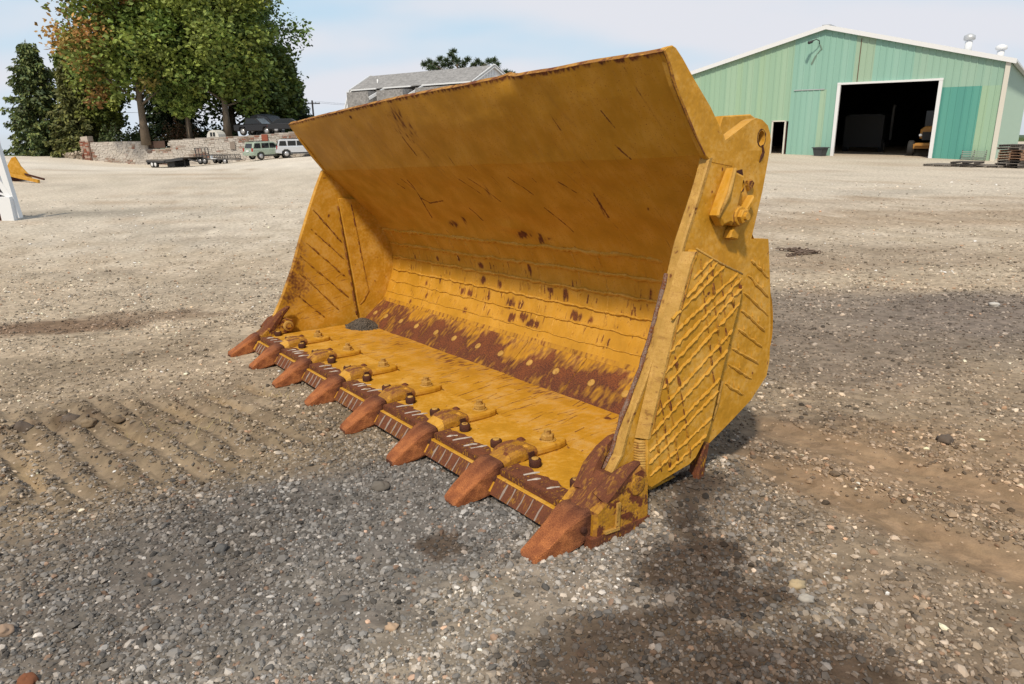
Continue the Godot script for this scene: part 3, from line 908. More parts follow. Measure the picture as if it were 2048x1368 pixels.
	for f in [[0.912, 0.81, 0.985, 0.925], [0.835, 0.768, 0.968, 0.96], [0.755, 0.682, 0.945, 1.007], [0.697, 0.701, 0.902, 1.103], [0.615, 0.67, 0.875, 1.13], [0.534, 0.648, 0.84, 1.145], [0.464, 0.635, 0.764, 1.125], [0.359, 0.598, 0.648, 1.085], [0.277, 0.57, 0.56, 1.055], [0.2, 0.562, 0.434, 1.009], [0.145, 0.56, 0.379, 1.0], [0.09, 0.567, 0.261, 0.962], [0.08, 0.68, 0.185, 0.93]]:
		var l := []
		var n := int(Vector2(f[0], f[1]).distance_to(Vector2(f[2], f[3])) / 0.013) + 2
		for i in n:
			var q := float(i) / (n - 1)
			l.append(Vector3(-0.048, lerpf(f[0], f[2], q) + rng.randf_range(-0.004, 0.004), lerpf(f[1], f[3], q)))
		bead(w, l, 0.0072, M.bead, 0.45)
	for f in [[0.99, 0.85], [0.965, 0.915], [0.935, 0.985], [0.905, 1.055], [0.88, 1.115]]:
		cross_beads(w, Vector2(f[1], f[0]), wp, -0.049)
	for f in [[0.60, 0.705], [0.51, 0.655], [0.42, 0.62], [0.33, 0.59]]:
		cross_beads(w, Vector2(f[1], f[0]), wp, -0.049)
	# beads on the heel behind it
	for f in [[0.943, 1.262, 0.845, 1.40], [0.876, 1.242, 0.752, 1.41], [0.8, 1.218, 0.662, 1.416], [0.718, 1.203, 0.59, 1.395], [0.63, 1.191, 0.51, 1.38], [0.544, 1.153, 0.43, 1.36], [0.469, 1.129, 0.365, 1.31], [0.38, 1.113, 0.295, 1.255]]:
		var l := []
		for i in 9:
			var q := i / 8.0
			l.append(Vector3(0.0, lerpf(f[0], f[2], q) + rng.randf_range(-0.004, 0.004), lerpf(f[1], f[3], q)))
		bead(sp, l, 0.007, M.bead, 0.35)
		for q in [0.25, 0.5, 0.75]:
			var c := Vector2(lerpf(f[1], f[3], q), lerpf(f[0], f[2], q))
			bead(sp, [Vector3(0.002, c.y + 0.045, c.x - 0.008), Vector3(0.001, c.y + 0.022, c.x - 0.004), Vector3(0.002, c.y + 0.004, c.x)], 0.005, M.bead, 0.4)
	# wear shoe at the heel
	mb = MB.new()
	mb.prism(poly2([[0.14, 0.95], [0.125, 0.985], [0.04, 0.965], [-0.08, 0.945], [-0.08, 0.895], [0.06, 0.918]]), side_frame(0), -0.03, 0.03, 0.008)
	obj("heel_shoe", mb, M.maroon, bk)
	bead(sp, [Vector3(-0.002, 0.40, 1.085), Vector3(-0.004, 0.30, 1.06), Vector3(-0.002, 0.22, 1.03)], 0.010, M.edge, 0.4)
	bead(sp, [Vector3(-0.002, 0.33, 1.01), Vector3(-0.004, 0.26, 1.0), Vector3(-0.002, 0.2, 0.985)], 0.008, M.dark_rust, 0.4)
	# ---- bracket, boss and bar on the lug
	mb = MB.new()
	mb.prism(poly2([[1.357, 1.043], [1.337, 1.07], [1.322, 1.118], [1.245, 1.096], [1.115, 1.052], [1.128, 1.03], [1.118, 0.985], [1.165, 0.943], [1.26, 0.99]]), side_frame(0), 0.0, 0.055, 0.010)
	var br := obj("lock_bracket", mb, M.paint, bk)
	mb = MB.new(true)
	mb.tube([Vector3(-0.05, 1.355, 1.05), Vector3(-0.062, 1.25, 1.0), Vector3(-0.05, 1.155, 0.955)], [0.008, 0.010, 0.008], 6)
	obj("bracket_rib", mb, M.edge, br)
	mb = MB.new(true)
	mb.tube([Vector3(0, 1.154, 1.086), Vector3(-0.05, 1.154, 1.086), Vector3(-0.056, 1.154, 1.086)], [0.045, 0.045, 0.04], 18)
	var boss := obj("pivot_boss", mb, M.half, bk)
	obj("bolt", hexnut(Vector3(-0.056, 1.154, 1.09), Vector3.LEFT, Vector3.UP, 0.033, 0.03, 0.012), M.paint, boss)
	mb = MB.new()
	mb.prism(poly2([[1.238, 1.206], [1.222, 1.218], [1.10, 1.125], [1.048, 1.108], [1.062, 1.05], [1.092, 1.06], [1.12, 1.095]]), side_frame(0), 0.0, 0.04, 0.006)
	obj("lock_bar", mb, M.paint, bk)
	mb = MB.new()
	mb.prism(poly2([[1.30, 1.19], [1.305, 1.215], [1.29, 1.235], [1.27, 1.225], [1.255, 1.2], [1.28, 1.19]]), side_frame(0), 0.0, 0.02, 0.004)
	obj("broken_tab", mb, M.half, bk)
	mb = MB.new()
	mb.prism(poly2([[1.345, 1.125], [1.35, 1.16], [1.325, 1.168], [1.285, 1.145], [1.30, 1.13]]), side_frame(0), 0.0, 0.006, 0.001)
	obj("bare_patch", mb, M.dark_rust, sp)
	# ---- gusset at the end of the spill guard
	var gus := poly2([[1.803, 0.650], [1.818, 0.668], [1.826, 0.70], [1.818, 0.722], [1.783, 0.762], [1.712, 0.83], [1.606, 0.94], [1.49, 1.035], [1.36, 1.10], [1.38, 0.96], [1.41, 0.915], [1.53, 0.82], [1.679, 0.715]])
	for xx in [[0.0, 0.03], [WB - 0.03, WB]]:
		mb = MB.new()
		mb.prism(gus, side_frame(0), -xx[0] + 0.002, -xx[1], 0.004)
		obj("spill_guard_gusset", mb, M.paint, bk)
	bead(bk, [Vector3(-0.001, 1.803, 0.652), Vector3(-0.001, 1.75, 0.685), Vector3(-0.001, 1.679, 0.718), Vector3(-0.001, 1.60, 0.772), Vector3(-0.001, 1.53, 0.82), Vector3(-0.001, 1.47, 0.866), Vector3(-0.001, 1.41, 0.915)], 0.006, M.hump, 0.5)
	# second hinge ear and the cross tube behind the back
	mb = MB.new()
	mb.prism(poly2([[1.60, 1.40], [1.612, 1.62], [1.58, 1.70], [1.3, 1.62], [0.9, 1.5], [1.0, 1.36], [1.3, 1.12], [1.48, 1.3], [1.53, 1.37]]), side_frame(0), -0.30, -0.36, 0.006)
	obj("hinge_ear", mb, M.paint, bk)
	# ---- far side plate, seen from inside
	var far := poly2([[1.45, 0.97], [1.409, 0.91], [1.274, 0.842], [1.08, 0.755], [0.843, 0.655], [0.584, 0.557], [0.336, 0.438], [0.187, 0.352], [-0.07, 0.36], [-0.07, 0.9], [-0.03, 1.22], [0.15, 1.40], [0.431, 1.50], [0.776, 1.46], [1.017, 1.45], [1.2, 1.3], [1.42, 1.2]])
	mb = MB.new()
	mb.uvm = Transform2D(Vector2(1.0 / 1.2, 0), Vector2(0, -1.0 / 1.6), Vector2(-0.3 / 1.2, 1.0))
	mb.prism(far, side_frame(0), -WB, -WB - 0.05, 0.006)
	obj("side_plate", mb, far_side_material(), bk).set_meta("label", "far side plate, rubbed to rust low at the front")
	var inner := poly2([[1.165, 1.02], [1.17, 1.05], [1.15, 1.22], [1.0, 1.36], [0.865, 1.44], [0.7, 1.52], [0.48, 1.52], [0.2, 1.40], [0.01, 1.26], [0.01, 1.155], [0.2, 1.13], [0.323, 1.12], [0.639, 1.085], [0.899, 1.055], [1.1, 1.03]])
	mb = MB.new()
	mb.prism(inner, side_frame(0), -WB + 0.03, -WB + 0.002, 0.005)
	var ip := obj("inner_liner_plate", mb, M.paint, bk)
	bead(ip, [Vector3(WB - 0.031, 1.109, 1.14), Vector3(WB - 0.031, 0.85, 1.172), Vector3(WB - 0.031, 0.6, 1.205), Vector3(WB - 0.031, 0.306, 1.246), Vector3(WB - 0.031, 0.224, 1.19), Vector3(WB - 0.031, 0.19, 1.15)], 0.007, M.half, 0.2)
	var le := []
	var lr := []
	for i in 26:
		var y := lerpf(1.1, 0.09, i / 25.0)
		le.append(Vector3(WB - 0.016, y, lerpf(1.03, 1.128, 1.0 - (y - 0.09) / 1.01) - 0.012))
		lr.append(rng.randf_range(0.007, 0.012) * (1.0 if y < 0.8 else 0.7))
	mb = MB.new(true)
	mb.tube(le, lr, 7)
	obj("worn_liner_edge", mb, M.hump, ip)
	for f in [[1.082, 0.792, 0.77, 1.034], [0.914, 0.757, 0.622, 1.041], [0.8, 0.701, 0.461, 1.037], [0.686, 0.635, 0.268, 1.05], [0.566, 0.596, 0.163, 0.947], [0.381, 0.541, 0.107, 0.811]]:
		var l := []
		for i in 18:
			var q := i / 17.0
			l.append(Vector3(WB - 0.001, lerpf(f[0], f[2], q) + rng.randf_range(-0.004, 0.004), lerpf(f[1], f[3], q)))
		bead(bk, l, 0.0065, M.half, 0.6)
	# grit left in the far corner
	mb = MB.new(true)
	var hp := []
	for j in 7:
		var row := PackedVector3Array()
		for i in 14:
			var a := TAU * i / 14.0
			var rd := 1.0 - j / 6.5
			row.append(Vector3(WB - 0.22 + cos(a) * 0.2 * rd, 0.02 + 0.075 * (1.0 - pow(rd, 1.5)) + rng.randf_range(-0.006, 0.006), 1.08 + sin(a) * 0.14 * rd))
		hp.append(row)
	hp.reverse()
	mb.loft(hp, true)
	var gr := obj("grit_pile", mb, M.dark_soil, self)
	gr.transform = BK
	tag(gr, "small dark heap of grit in the far inner corner of the loader bucket", "grit")
	gr.set_meta("kind", "stuff")
	var mm := MultiMesh.new()
	mm.transform_format = MultiMesh.TRANSFORM_3D
	mm.use_colors = true
	mm.mesh = stone_mesh(931, 0.8)
	mm.instance_count = 900
	for i in 900:
		var an := rng.randf() * TAU
		var rd := sqrt(rng.randf()) * 1.1
		var hh := 0.02 + maxf(0.0, 0.075 * (1.0 - pow(minf(rd, 1.0), 1.5)))
		var sc := rng.randf_range(0.003, 0.009)
		mm.set_instance_transform(i, Transform3D(Basis.from_euler(Vector3(rng.randf() * 3, rng.randf() * 6, 0)).scaled(Vector3.ONE * sc), Vector3(minf(WB - 0.22 + cos(an) * 0.2 * rd, WB - 0.03), hh, 1.08 + sin(an) * 0.14 * rd)))
		var g := rng.randf_range(0.03, 0.14)
		mm.set_instance_color(i, Color(g * 1.1, g * 0.9, g * 0.7))
	var gi := MultiMeshInstance3D.new()
	gi.multimesh = mm
	gi.material_override = vmat(0.95)
	gi.name = "grit"
	gi.set_meta("kind", "stuff")
	gr.add_child(gi)

func cross_beads(w: Node, a: Vector2, wp: PackedVector2Array, x: float) -> void:
	# short runs of bead that drop across the hatching
	var p := a
	while p.y > 0.08:
		var q := p + Vector2(0.018 + rng.randf_range(-0.006, 0.006), -0.085)
		if not Geometry2D.is_point_in_polygon(p, wp):
			p = q
			continue
		if not Geometry2D.is_point_in_polygon(q, wp):
			break
		bead(w, [Vector3(x + 0.003, p.y, p.x), Vector3(x + 0.001, (p.y + q.y) / 2, (p.x + q.x) / 2), Vector3(x + 0.003, q.y + 0.012, q.x)], 0.0072, M.half, 0.5)
		p = q

func far_side_material() -> StandardMaterial3D:
	var w := 512
	var h := 640
	var mk := empty_mask(w, h)
	rng.seed = 44
	var P := func(y: float, z: float) -> Vector2: return Vector2((z - 0.3) / 1.2 * w, (1.0 - y / 1.6) * h)
	for f in [[0.5, 0.55, 0.13, 0.26, 0.85], [0.42, 0.6, 0.2, 0.18, 0.8], [0.62, 0.6, 0.1, 0.2, 0.75], [0.33, 0.5, 0.14, 0.12, 0.8], [0.75, 0.65, 0.08, 0.16, 0.6]]:
		blot(mk, w, h, P.call(f[0], f[1]), f[2] * w / 1.2, f[3] * h / 1.6, -0.3, f[4])
	blot(mk, w, h, P.call(1.02, 0.93), 7, 9, 0.4, 1.2)
	blot(mk, w, h, P.call(1.35, 0.92), 12, 3, 0.0, 1.2)
	for i in 60:
		var y := rng.randf_range(0.1, 0.55)
		var z := rng.randf_range(0.45, 1.0)
		streak(mk, w, h, P.call(y, z), P.call(y + rng.randf_range(0.0, 0.03), z + rng.randf_range(0.03, 0.12)), rng.randf_range(0.6, 1.6), rng.randf_range(0.35, 0.7))
	return worn(w, h, mk, 131, Vector2(0.8, 0.8), {"speck": 0.85, "ragged": 0.6, "soft": 0.5, "rust2": Color(0.26, 0.09, 0.02)})

# ---------------------------------------------------------------- the yard
func plain_height(x: float, f: float) -> float:
	var s := -1.743701 + -0.009213 * x + -0.015128 * f
	for p in TPS:
		var d: float = (x - p[0]) * (x - p[0]) + (f - p[1]) * (f - p[1])
		s += p[2] * d * log(d + 1e-9)
	return s

func seg(x: float, f: float, a: Vector2, b: Vector2) -> Vector2:   # distance to a line, and how far along
	var d := b - a
	var t := (Vector2(x, f) - a).dot(d) / d.length_squared()
	return Vector2(absf((Vector2(x, f) - a).cross(d)) / d.length(), t)

const MARKS := [[-2.57, 4.24, -2.07, 3.74, 0.035], [-2.75, 3.6, -2.35, 3.2, 0.03], [-2.15, 4.75, -1.75, 4.35, 0.03], [-2.9, 3.9, -2.5, 3.4, 0.03], [-2.35, 4.5, -1.95, 4.15, 0.02], [-2.0, 4.95, -1.62, 4.62, 0.025]]

# imprint of crawler tracks left of the teeth: parallel bars, -1 in the grooves to 1 on the ridges
func tread(x: float, f: float) -> float:
	var d := pow((x + 2.5) / 1.5, 2) + pow((f - 3.85) / 0.95, 2)
	if d > 1.0:
		return 0.0
	var q := (x + f) * 0.7071 + 0.06 * near_noise.get_noise_2d(x * 2.0, f * 2.0)
	var v := sin(q * TAU / 0.155)
	return v * smoothstep(1.0, 0.5, d) * (0.75 + 0.75 * fine_noise.get_noise_2d(x * 2.5, f * 2.5))

func gh(x: float, f: float) -> float:
	var r := Vector2(x, f).length()
	var s := 0.0
	if r < 119.0:
		s = plain_height(x, f)
	if r > 102.0:
		var far := -1.0 - maxf(0.0, r - 100.0) * 0.02
		s = lerpf(s, far, smoothstep(102.0, 118.0, r))
	if r < 40:
		var k := 1.0 - smoothstep(15.0, 40.0, r)
		s += k * (near_noise.get_noise_2d(x * 1.1, f * 1.1) * 0.022 + fine_noise.get_noise_2d(x * 5.0, f * 5.0) * 0.008)
		if r < 9:
			var a := seg(x, f, Vector2(1.43, 3.83), Vector2(2.22, 2.77))
			s -= 0.022 * exp(-pow(a.x / 0.11, 4)) * smoothstep(-0.3, 0.2, a.y)
			var b := seg(x, f, Vector2(1.22, 3.64), Vector2(1.98, 2.46))
			s += 0.022 * exp(-pow(b.x / 0.07, 2)) * smoothstep(-0.2, 0.3, b.y)
			var c := seg(x, f, Vector2(1.08, 3.45), Vector2(1.84, 2.25))
			s -= 0.018 * exp(-pow(c.x / 0.08, 4)) * smoothstep(-0.2, 0.3, c.y)
			s += 0.026 * tread(x, f)
			var bm := seg(x, f, Vector2(0.48, 2.72), Vector2(1.06, 3.17))
			s += 0.08 * exp(-pow(bm.x / 0.13, 2)) * smoothstep(-0.15, 0.15, bm.y) * smoothstep(1.3, 1.08, bm.y)
			for m in MARKS:
				var e := seg(x, f, Vector2(m[0], m[1]), Vector2(m[2], m[3]))
				if e.y > -0.1 and e.y < 1.1:
					s -= m[4] * exp(-pow(e.x / 0.05, 2)) * sin(PI * clampf((e.y + 0.1) / 1.2, 0, 1))
			# clods pushed up by the tracks, with a dark crack behind them
			s += 0.075 * exp(-pow((x + 2.68) / 0.14, 2) - pow((f - 4.2) / 0.08, 2))
			s += 0.06 * exp(-pow((x + 2.95) / 0.22, 2) - pow((f - 4.0) / 0.06, 2)) * (0.7 + 0.6 * fine_noise.get_noise_2d(x * 14, f * 14))
			s -= 0.06 * exp(-pow((f - 4.16 - (x + 3.0) * 0.25) / 0.045, 2)) * smoothstep(-2.72, -2.85, x)
	return s

# gravel and ground tones, dark brown in the right foreground: centre x, distance, half sizes, tone as seen in daylight, strength
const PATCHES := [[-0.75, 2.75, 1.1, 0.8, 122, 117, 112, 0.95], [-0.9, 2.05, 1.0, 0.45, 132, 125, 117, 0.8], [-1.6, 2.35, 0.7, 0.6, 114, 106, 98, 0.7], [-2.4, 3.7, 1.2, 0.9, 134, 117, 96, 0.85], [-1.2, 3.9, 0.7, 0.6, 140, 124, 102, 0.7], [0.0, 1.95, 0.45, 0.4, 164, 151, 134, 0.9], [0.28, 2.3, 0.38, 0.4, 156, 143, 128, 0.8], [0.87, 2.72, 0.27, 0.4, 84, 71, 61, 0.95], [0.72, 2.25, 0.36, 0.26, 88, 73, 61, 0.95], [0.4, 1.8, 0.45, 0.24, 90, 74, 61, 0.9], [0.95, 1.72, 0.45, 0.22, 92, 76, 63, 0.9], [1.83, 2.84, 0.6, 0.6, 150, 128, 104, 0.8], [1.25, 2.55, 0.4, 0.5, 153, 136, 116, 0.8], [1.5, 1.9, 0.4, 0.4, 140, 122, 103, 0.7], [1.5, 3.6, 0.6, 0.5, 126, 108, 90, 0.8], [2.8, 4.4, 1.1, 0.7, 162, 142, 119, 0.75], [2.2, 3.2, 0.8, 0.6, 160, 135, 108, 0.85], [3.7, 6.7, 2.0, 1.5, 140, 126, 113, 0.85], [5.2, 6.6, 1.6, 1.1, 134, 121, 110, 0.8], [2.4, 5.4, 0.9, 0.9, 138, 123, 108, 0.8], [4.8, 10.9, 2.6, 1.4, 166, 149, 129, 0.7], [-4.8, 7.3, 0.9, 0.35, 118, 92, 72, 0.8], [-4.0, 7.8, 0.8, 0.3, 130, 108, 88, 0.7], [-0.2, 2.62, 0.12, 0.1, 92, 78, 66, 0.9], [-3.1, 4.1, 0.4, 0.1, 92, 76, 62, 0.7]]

func ground_color(x: float, f: float) -> Color:
	var n := near_noise.get_noise_2d(x * 0.9 + 31, f * 0.9)
	var n2 := fine_noise.get_noise_2d(x * 3.0, f * 3.0 + 77)
	var c := lin(161, 144, 122)
	c = c.lerp(lin(192, 174, 150), smoothstep(4.5, 8.0, f + n * 2.0))
	c = c.lerp(lin(214, 201, 182), smoothstep(9.0, 20.0, f + n * 5.0))
	c = c.lerp(lin(232, 222, 207), smoothstep(38.0, 62.0, f) * smoothstep(8.0, -14.0, x))
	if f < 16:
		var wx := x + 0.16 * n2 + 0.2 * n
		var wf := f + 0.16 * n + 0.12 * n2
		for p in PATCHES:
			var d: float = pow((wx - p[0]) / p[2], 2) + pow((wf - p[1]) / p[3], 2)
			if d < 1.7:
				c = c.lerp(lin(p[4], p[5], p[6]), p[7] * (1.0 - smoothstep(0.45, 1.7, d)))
		if f < 7:
			var a := seg(x, f, Vector2(1.43, 3.83), Vector2(2.22, 2.77))
			var e := seg(x, f, Vector2(1.08, 3.45), Vector2(1.84, 2.25))
			c = c.lerp(lin(158, 132, 105), 0.85 * maxf(exp(-pow(a.x / 0.19, 4)) * smoothstep(-0.3, 0.2, a.y), exp(-pow(e.x / 0.14, 4)) * smoothstep(-0.2, 0.3, e.y)))
			c = c.lerp(lin(163, 144, 120), 0.7 * smoothstep(0.1, 0.8, -tread(x, f)))
			for m in MARKS:
				var g := seg(x, f, Vector2(m[0], m[1]), Vector2(m[2], m[3]))
				if g.y > 0.0 and g.y < 1.0:
					c = c.lerp(lin(168, 145, 114), 0.8 * exp(-pow(g.x / 0.04, 2)))
	# wheel paths worn across the yard
	var w := patch_noise.get_noise_2d(x * 0.055 + f * 0.03 + 0.25 * n, f * 0.42 + x * 0.035 + 0.35 * n)
	var far := smoothstep(5.0, 12.0, f) * (0.25 + 0.75 * smoothstep(-0.25, 0.35, near_noise.get_noise_2d(x * 0.16 + 9, f * 0.22)))
	c = c.lerp(lin(168, 142, 114), far * 0.55 * smoothstep(0.12, 0.45, w) * (1.0 - 0.6 * smoothstep(40.0, 70.0, f)))
	c = c.lerp(lin(138, 130, 119), far * 0.34 * smoothstep(0.10, 0.42, -w) * (1.0 - smoothstep(25.0, 45.0, f)))
	if x > 2.0:
		c = c.lerp(lin(160, 134, 106), 0.55 * exp(-pow((f - 15.5 - 0.05 * x + n) / 1.6, 2)) + 0.35 * exp(-pow((f - 19.5 + n) / 1.2, 2)))
	if x < -5:  # dark streak by the white trestle, its cast shadow put into the ground colour
		c = c.lerp(lin(120, 114, 104), 0.6 * exp(-pow((f - 21.5 - 0.25 * (x + 14) + n * 0.6) / 1.1, 2)) * smoothstep(-8.5, -11.5, x))
	var k := (1.0 + 0.16 * n + 0.12 * n2) / 1.50
	return Color(c.r * k, c.g * k, c.b * k)

func axis_steps(fine: float, a: float, b: float, lo: float, hi: float, grow: float) -> PackedFloat32Array:
	var l := PackedFloat32Array()
	var x := a
	var d := fine
	var left := []
	while x > lo:
		d *= grow
		x -= d
		left.append(maxf(x, lo))
	left.reverse()
	for q in left:
		l.append(q)
	x = a
	while x < b:
		l.append(x)
		x += fine
	d = fine
	while x < hi:
		l.append(x)
		d *= grow
		x += d
	l.append(hi)
	return l

func build_ground() -> void:
	var xs := axis_steps(0.05, -4.2, 4.2, -2500, 2500, 1.07)
	var fs := axis_steps(0.045, 1.2, 6.2, -600, 2600, 1.06)
	var nx := xs.size()
	var nf := fs.size()
	var vs := PackedVector3Array()
	var ns := PackedVector3Array()
	var cs := PackedColorArray()
	vs.resize(nx * nf)
	ns.resize(nx * nf)
	cs.resize(nx * nf)
	for j in nf:
		for i in nx:
			vs[j * nx + i] = Vector3(xs[i], gh(xs[i], fs[j]), -fs[j])
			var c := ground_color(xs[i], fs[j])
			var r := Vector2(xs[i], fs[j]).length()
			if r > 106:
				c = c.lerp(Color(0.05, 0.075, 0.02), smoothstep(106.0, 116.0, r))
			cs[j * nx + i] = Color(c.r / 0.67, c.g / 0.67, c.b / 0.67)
	for j in nf:
		for i in nx:
			var a := vs[j * nx + maxi(i - 1, 0)]
			var b := vs[j * nx + mini(i + 1, nx - 1)]
			var c := vs[maxi(j - 1, 0) * nx + i]
			var d := vs[mini(j + 1, nf - 1) * nx + i]
			ns[j * nx + i] = (b - a).cross(d - c).normalized()
	var ix := PackedInt32Array()
	for j in nf - 1:
		for i in nx - 1:
			var a := j * nx + i
			ix.append_array(PackedInt32Array([a, a + nx, a + 1, a + 1, a + nx, a + nx + 1]))
	var arr := []
	arr.resize(Mesh.ARRAY_MAX)
	arr[Mesh.ARRAY_VERTEX] = vs
	arr[Mesh.ARRAY_NORMAL] = ns
	arr[Mesh.ARRAY_COLOR] = cs
	arr[Mesh.ARRAY_INDEX] = ix
	var mesh := ArrayMesh.new()
	mesh.add_surface_from_arrays(Mesh.PRIMITIVE_TRIANGLES, arr)
	# fine grain: crushed stone, two scales laid over one another
	var size := 1024
	var cell := noise(3, 0.035, FastNoiseLite.TYPE_CELLULAR, 1)
	cell.cellular_return_type = FastNoiseLite.RETURN_CELL_VALUE
	cell.fractal_type = FastNoiseLite.FRACTAL_NONE
	var A := nbytes(cell, size, size, true)
	var B := nbytes(noise(4, 0.02, FastNoiseLite.TYPE_SIMPLEX_SMOOTH, 5), size, size, true)
	var C := nbytes(noise(6, 0.2, FastNoiseLite.TYPE_SIMPLEX, 3), size, size, true)
	var px := PackedByteArray()
	px.resize(size * size)
	for i in size * size:
		px[i] = clampi(int(186 + A[i] * 0.11 + (B[i] - 128) * 0.22 + C[i] * 0.10), 0, 255)
	var m := StandardMaterial3D.new()
	m.albedo_texture = ImageTexture.create_from_image(Image.create_from_data(size, size, false, Image.FORMAT_L8, px))
	m.vertex_color_use_as_albedo = true
	m.roughness = 0.95
	m.metallic_specular = 0.2
	triplanar(m, 0.42, true)
	m.normal_enabled = true
	var cd := noise(3, 0.045, FastNoiseLite.TYPE_CELLULAR, 2)
	cd.cellular_return_type = FastNoiseLite.RETURN_DISTANCE
	m.normal_texture = nrm_tex(cd, 1024, 6.0)
	m.normal_scale = 0.6
	M.ground = m
	struct(inst("ground", mesh, m))
	build_gravel()

func stone_mesh(seed_: int, flat: float) -> ArrayMesh:
	rng.seed = seed_
	var t := (1.0 + sqrt(5.0)) / 2.0
	var p := [Vector3(-1, t, 0), Vector3(1, t, 0), Vector3(-1, -t, 0), Vector3(1, -t, 0), Vector3(0, -1, t), Vector3(0, 1, t), Vector3(0, -1, -t), Vector3(0, 1, -t), Vector3(t, 0, -1), Vector3(t, 0, 1), Vector3(-t, 0, -1), Vector3(-t, 0, 1)]
	for i in 12:
		p[i] = p[i].normalized() * rng.randf_range(0.62, 1.2) * Vector3(1.0, flat, 0.8)
	var mb := MB.new()
	for f in [[0, 11, 5], [0, 5, 1], [0, 1, 7], [0, 7, 10], [0, 10, 11], [1, 5, 9], [5, 11, 4], [11, 10, 2], [10, 7, 6], [7, 1, 8], [3, 9, 4], [3, 4, 2], [3, 2, 6], [3, 6, 8], [3, 8, 9], [4, 9, 5], [2, 4, 11], [6, 2, 10], [8, 6, 7], [9, 8, 1]]:
		mb.tri(p[f[0]], p[f[1]], p[f[2]])
	return mb.mesh()

# a lump with many small facets, rounded by weather
func clod_mesh(seed_: int, flat: float) -> ArrayMesh:
	var n := noise(seed_, 0.9, FastNoiseLite.TYPE_SIMPLEX_SMOOTH, 3)
	var mb := MB.new(true)
	var rings := []
	for j in 9:
		var ring := PackedVector3Array()
		var e := PI * (float(j) + 0.02) / 8.04 - PI / 2
		for i in 14:
			var a := TAU * i / 14.0
			var d := Vector3(cos(e) * cos(a), sin(e), -cos(e) * sin(a))
			var r := 1.0 + 0.55 * n.get_noise_3dv(d * 1.1) + 0.22 * n.get_noise_3dv(d * 3.2)
			ring.append(d * r * Vector3(1.0, flat, 0.82))
		rings.append(ring)
	mb.loft(rings)
	return mb.mesh()

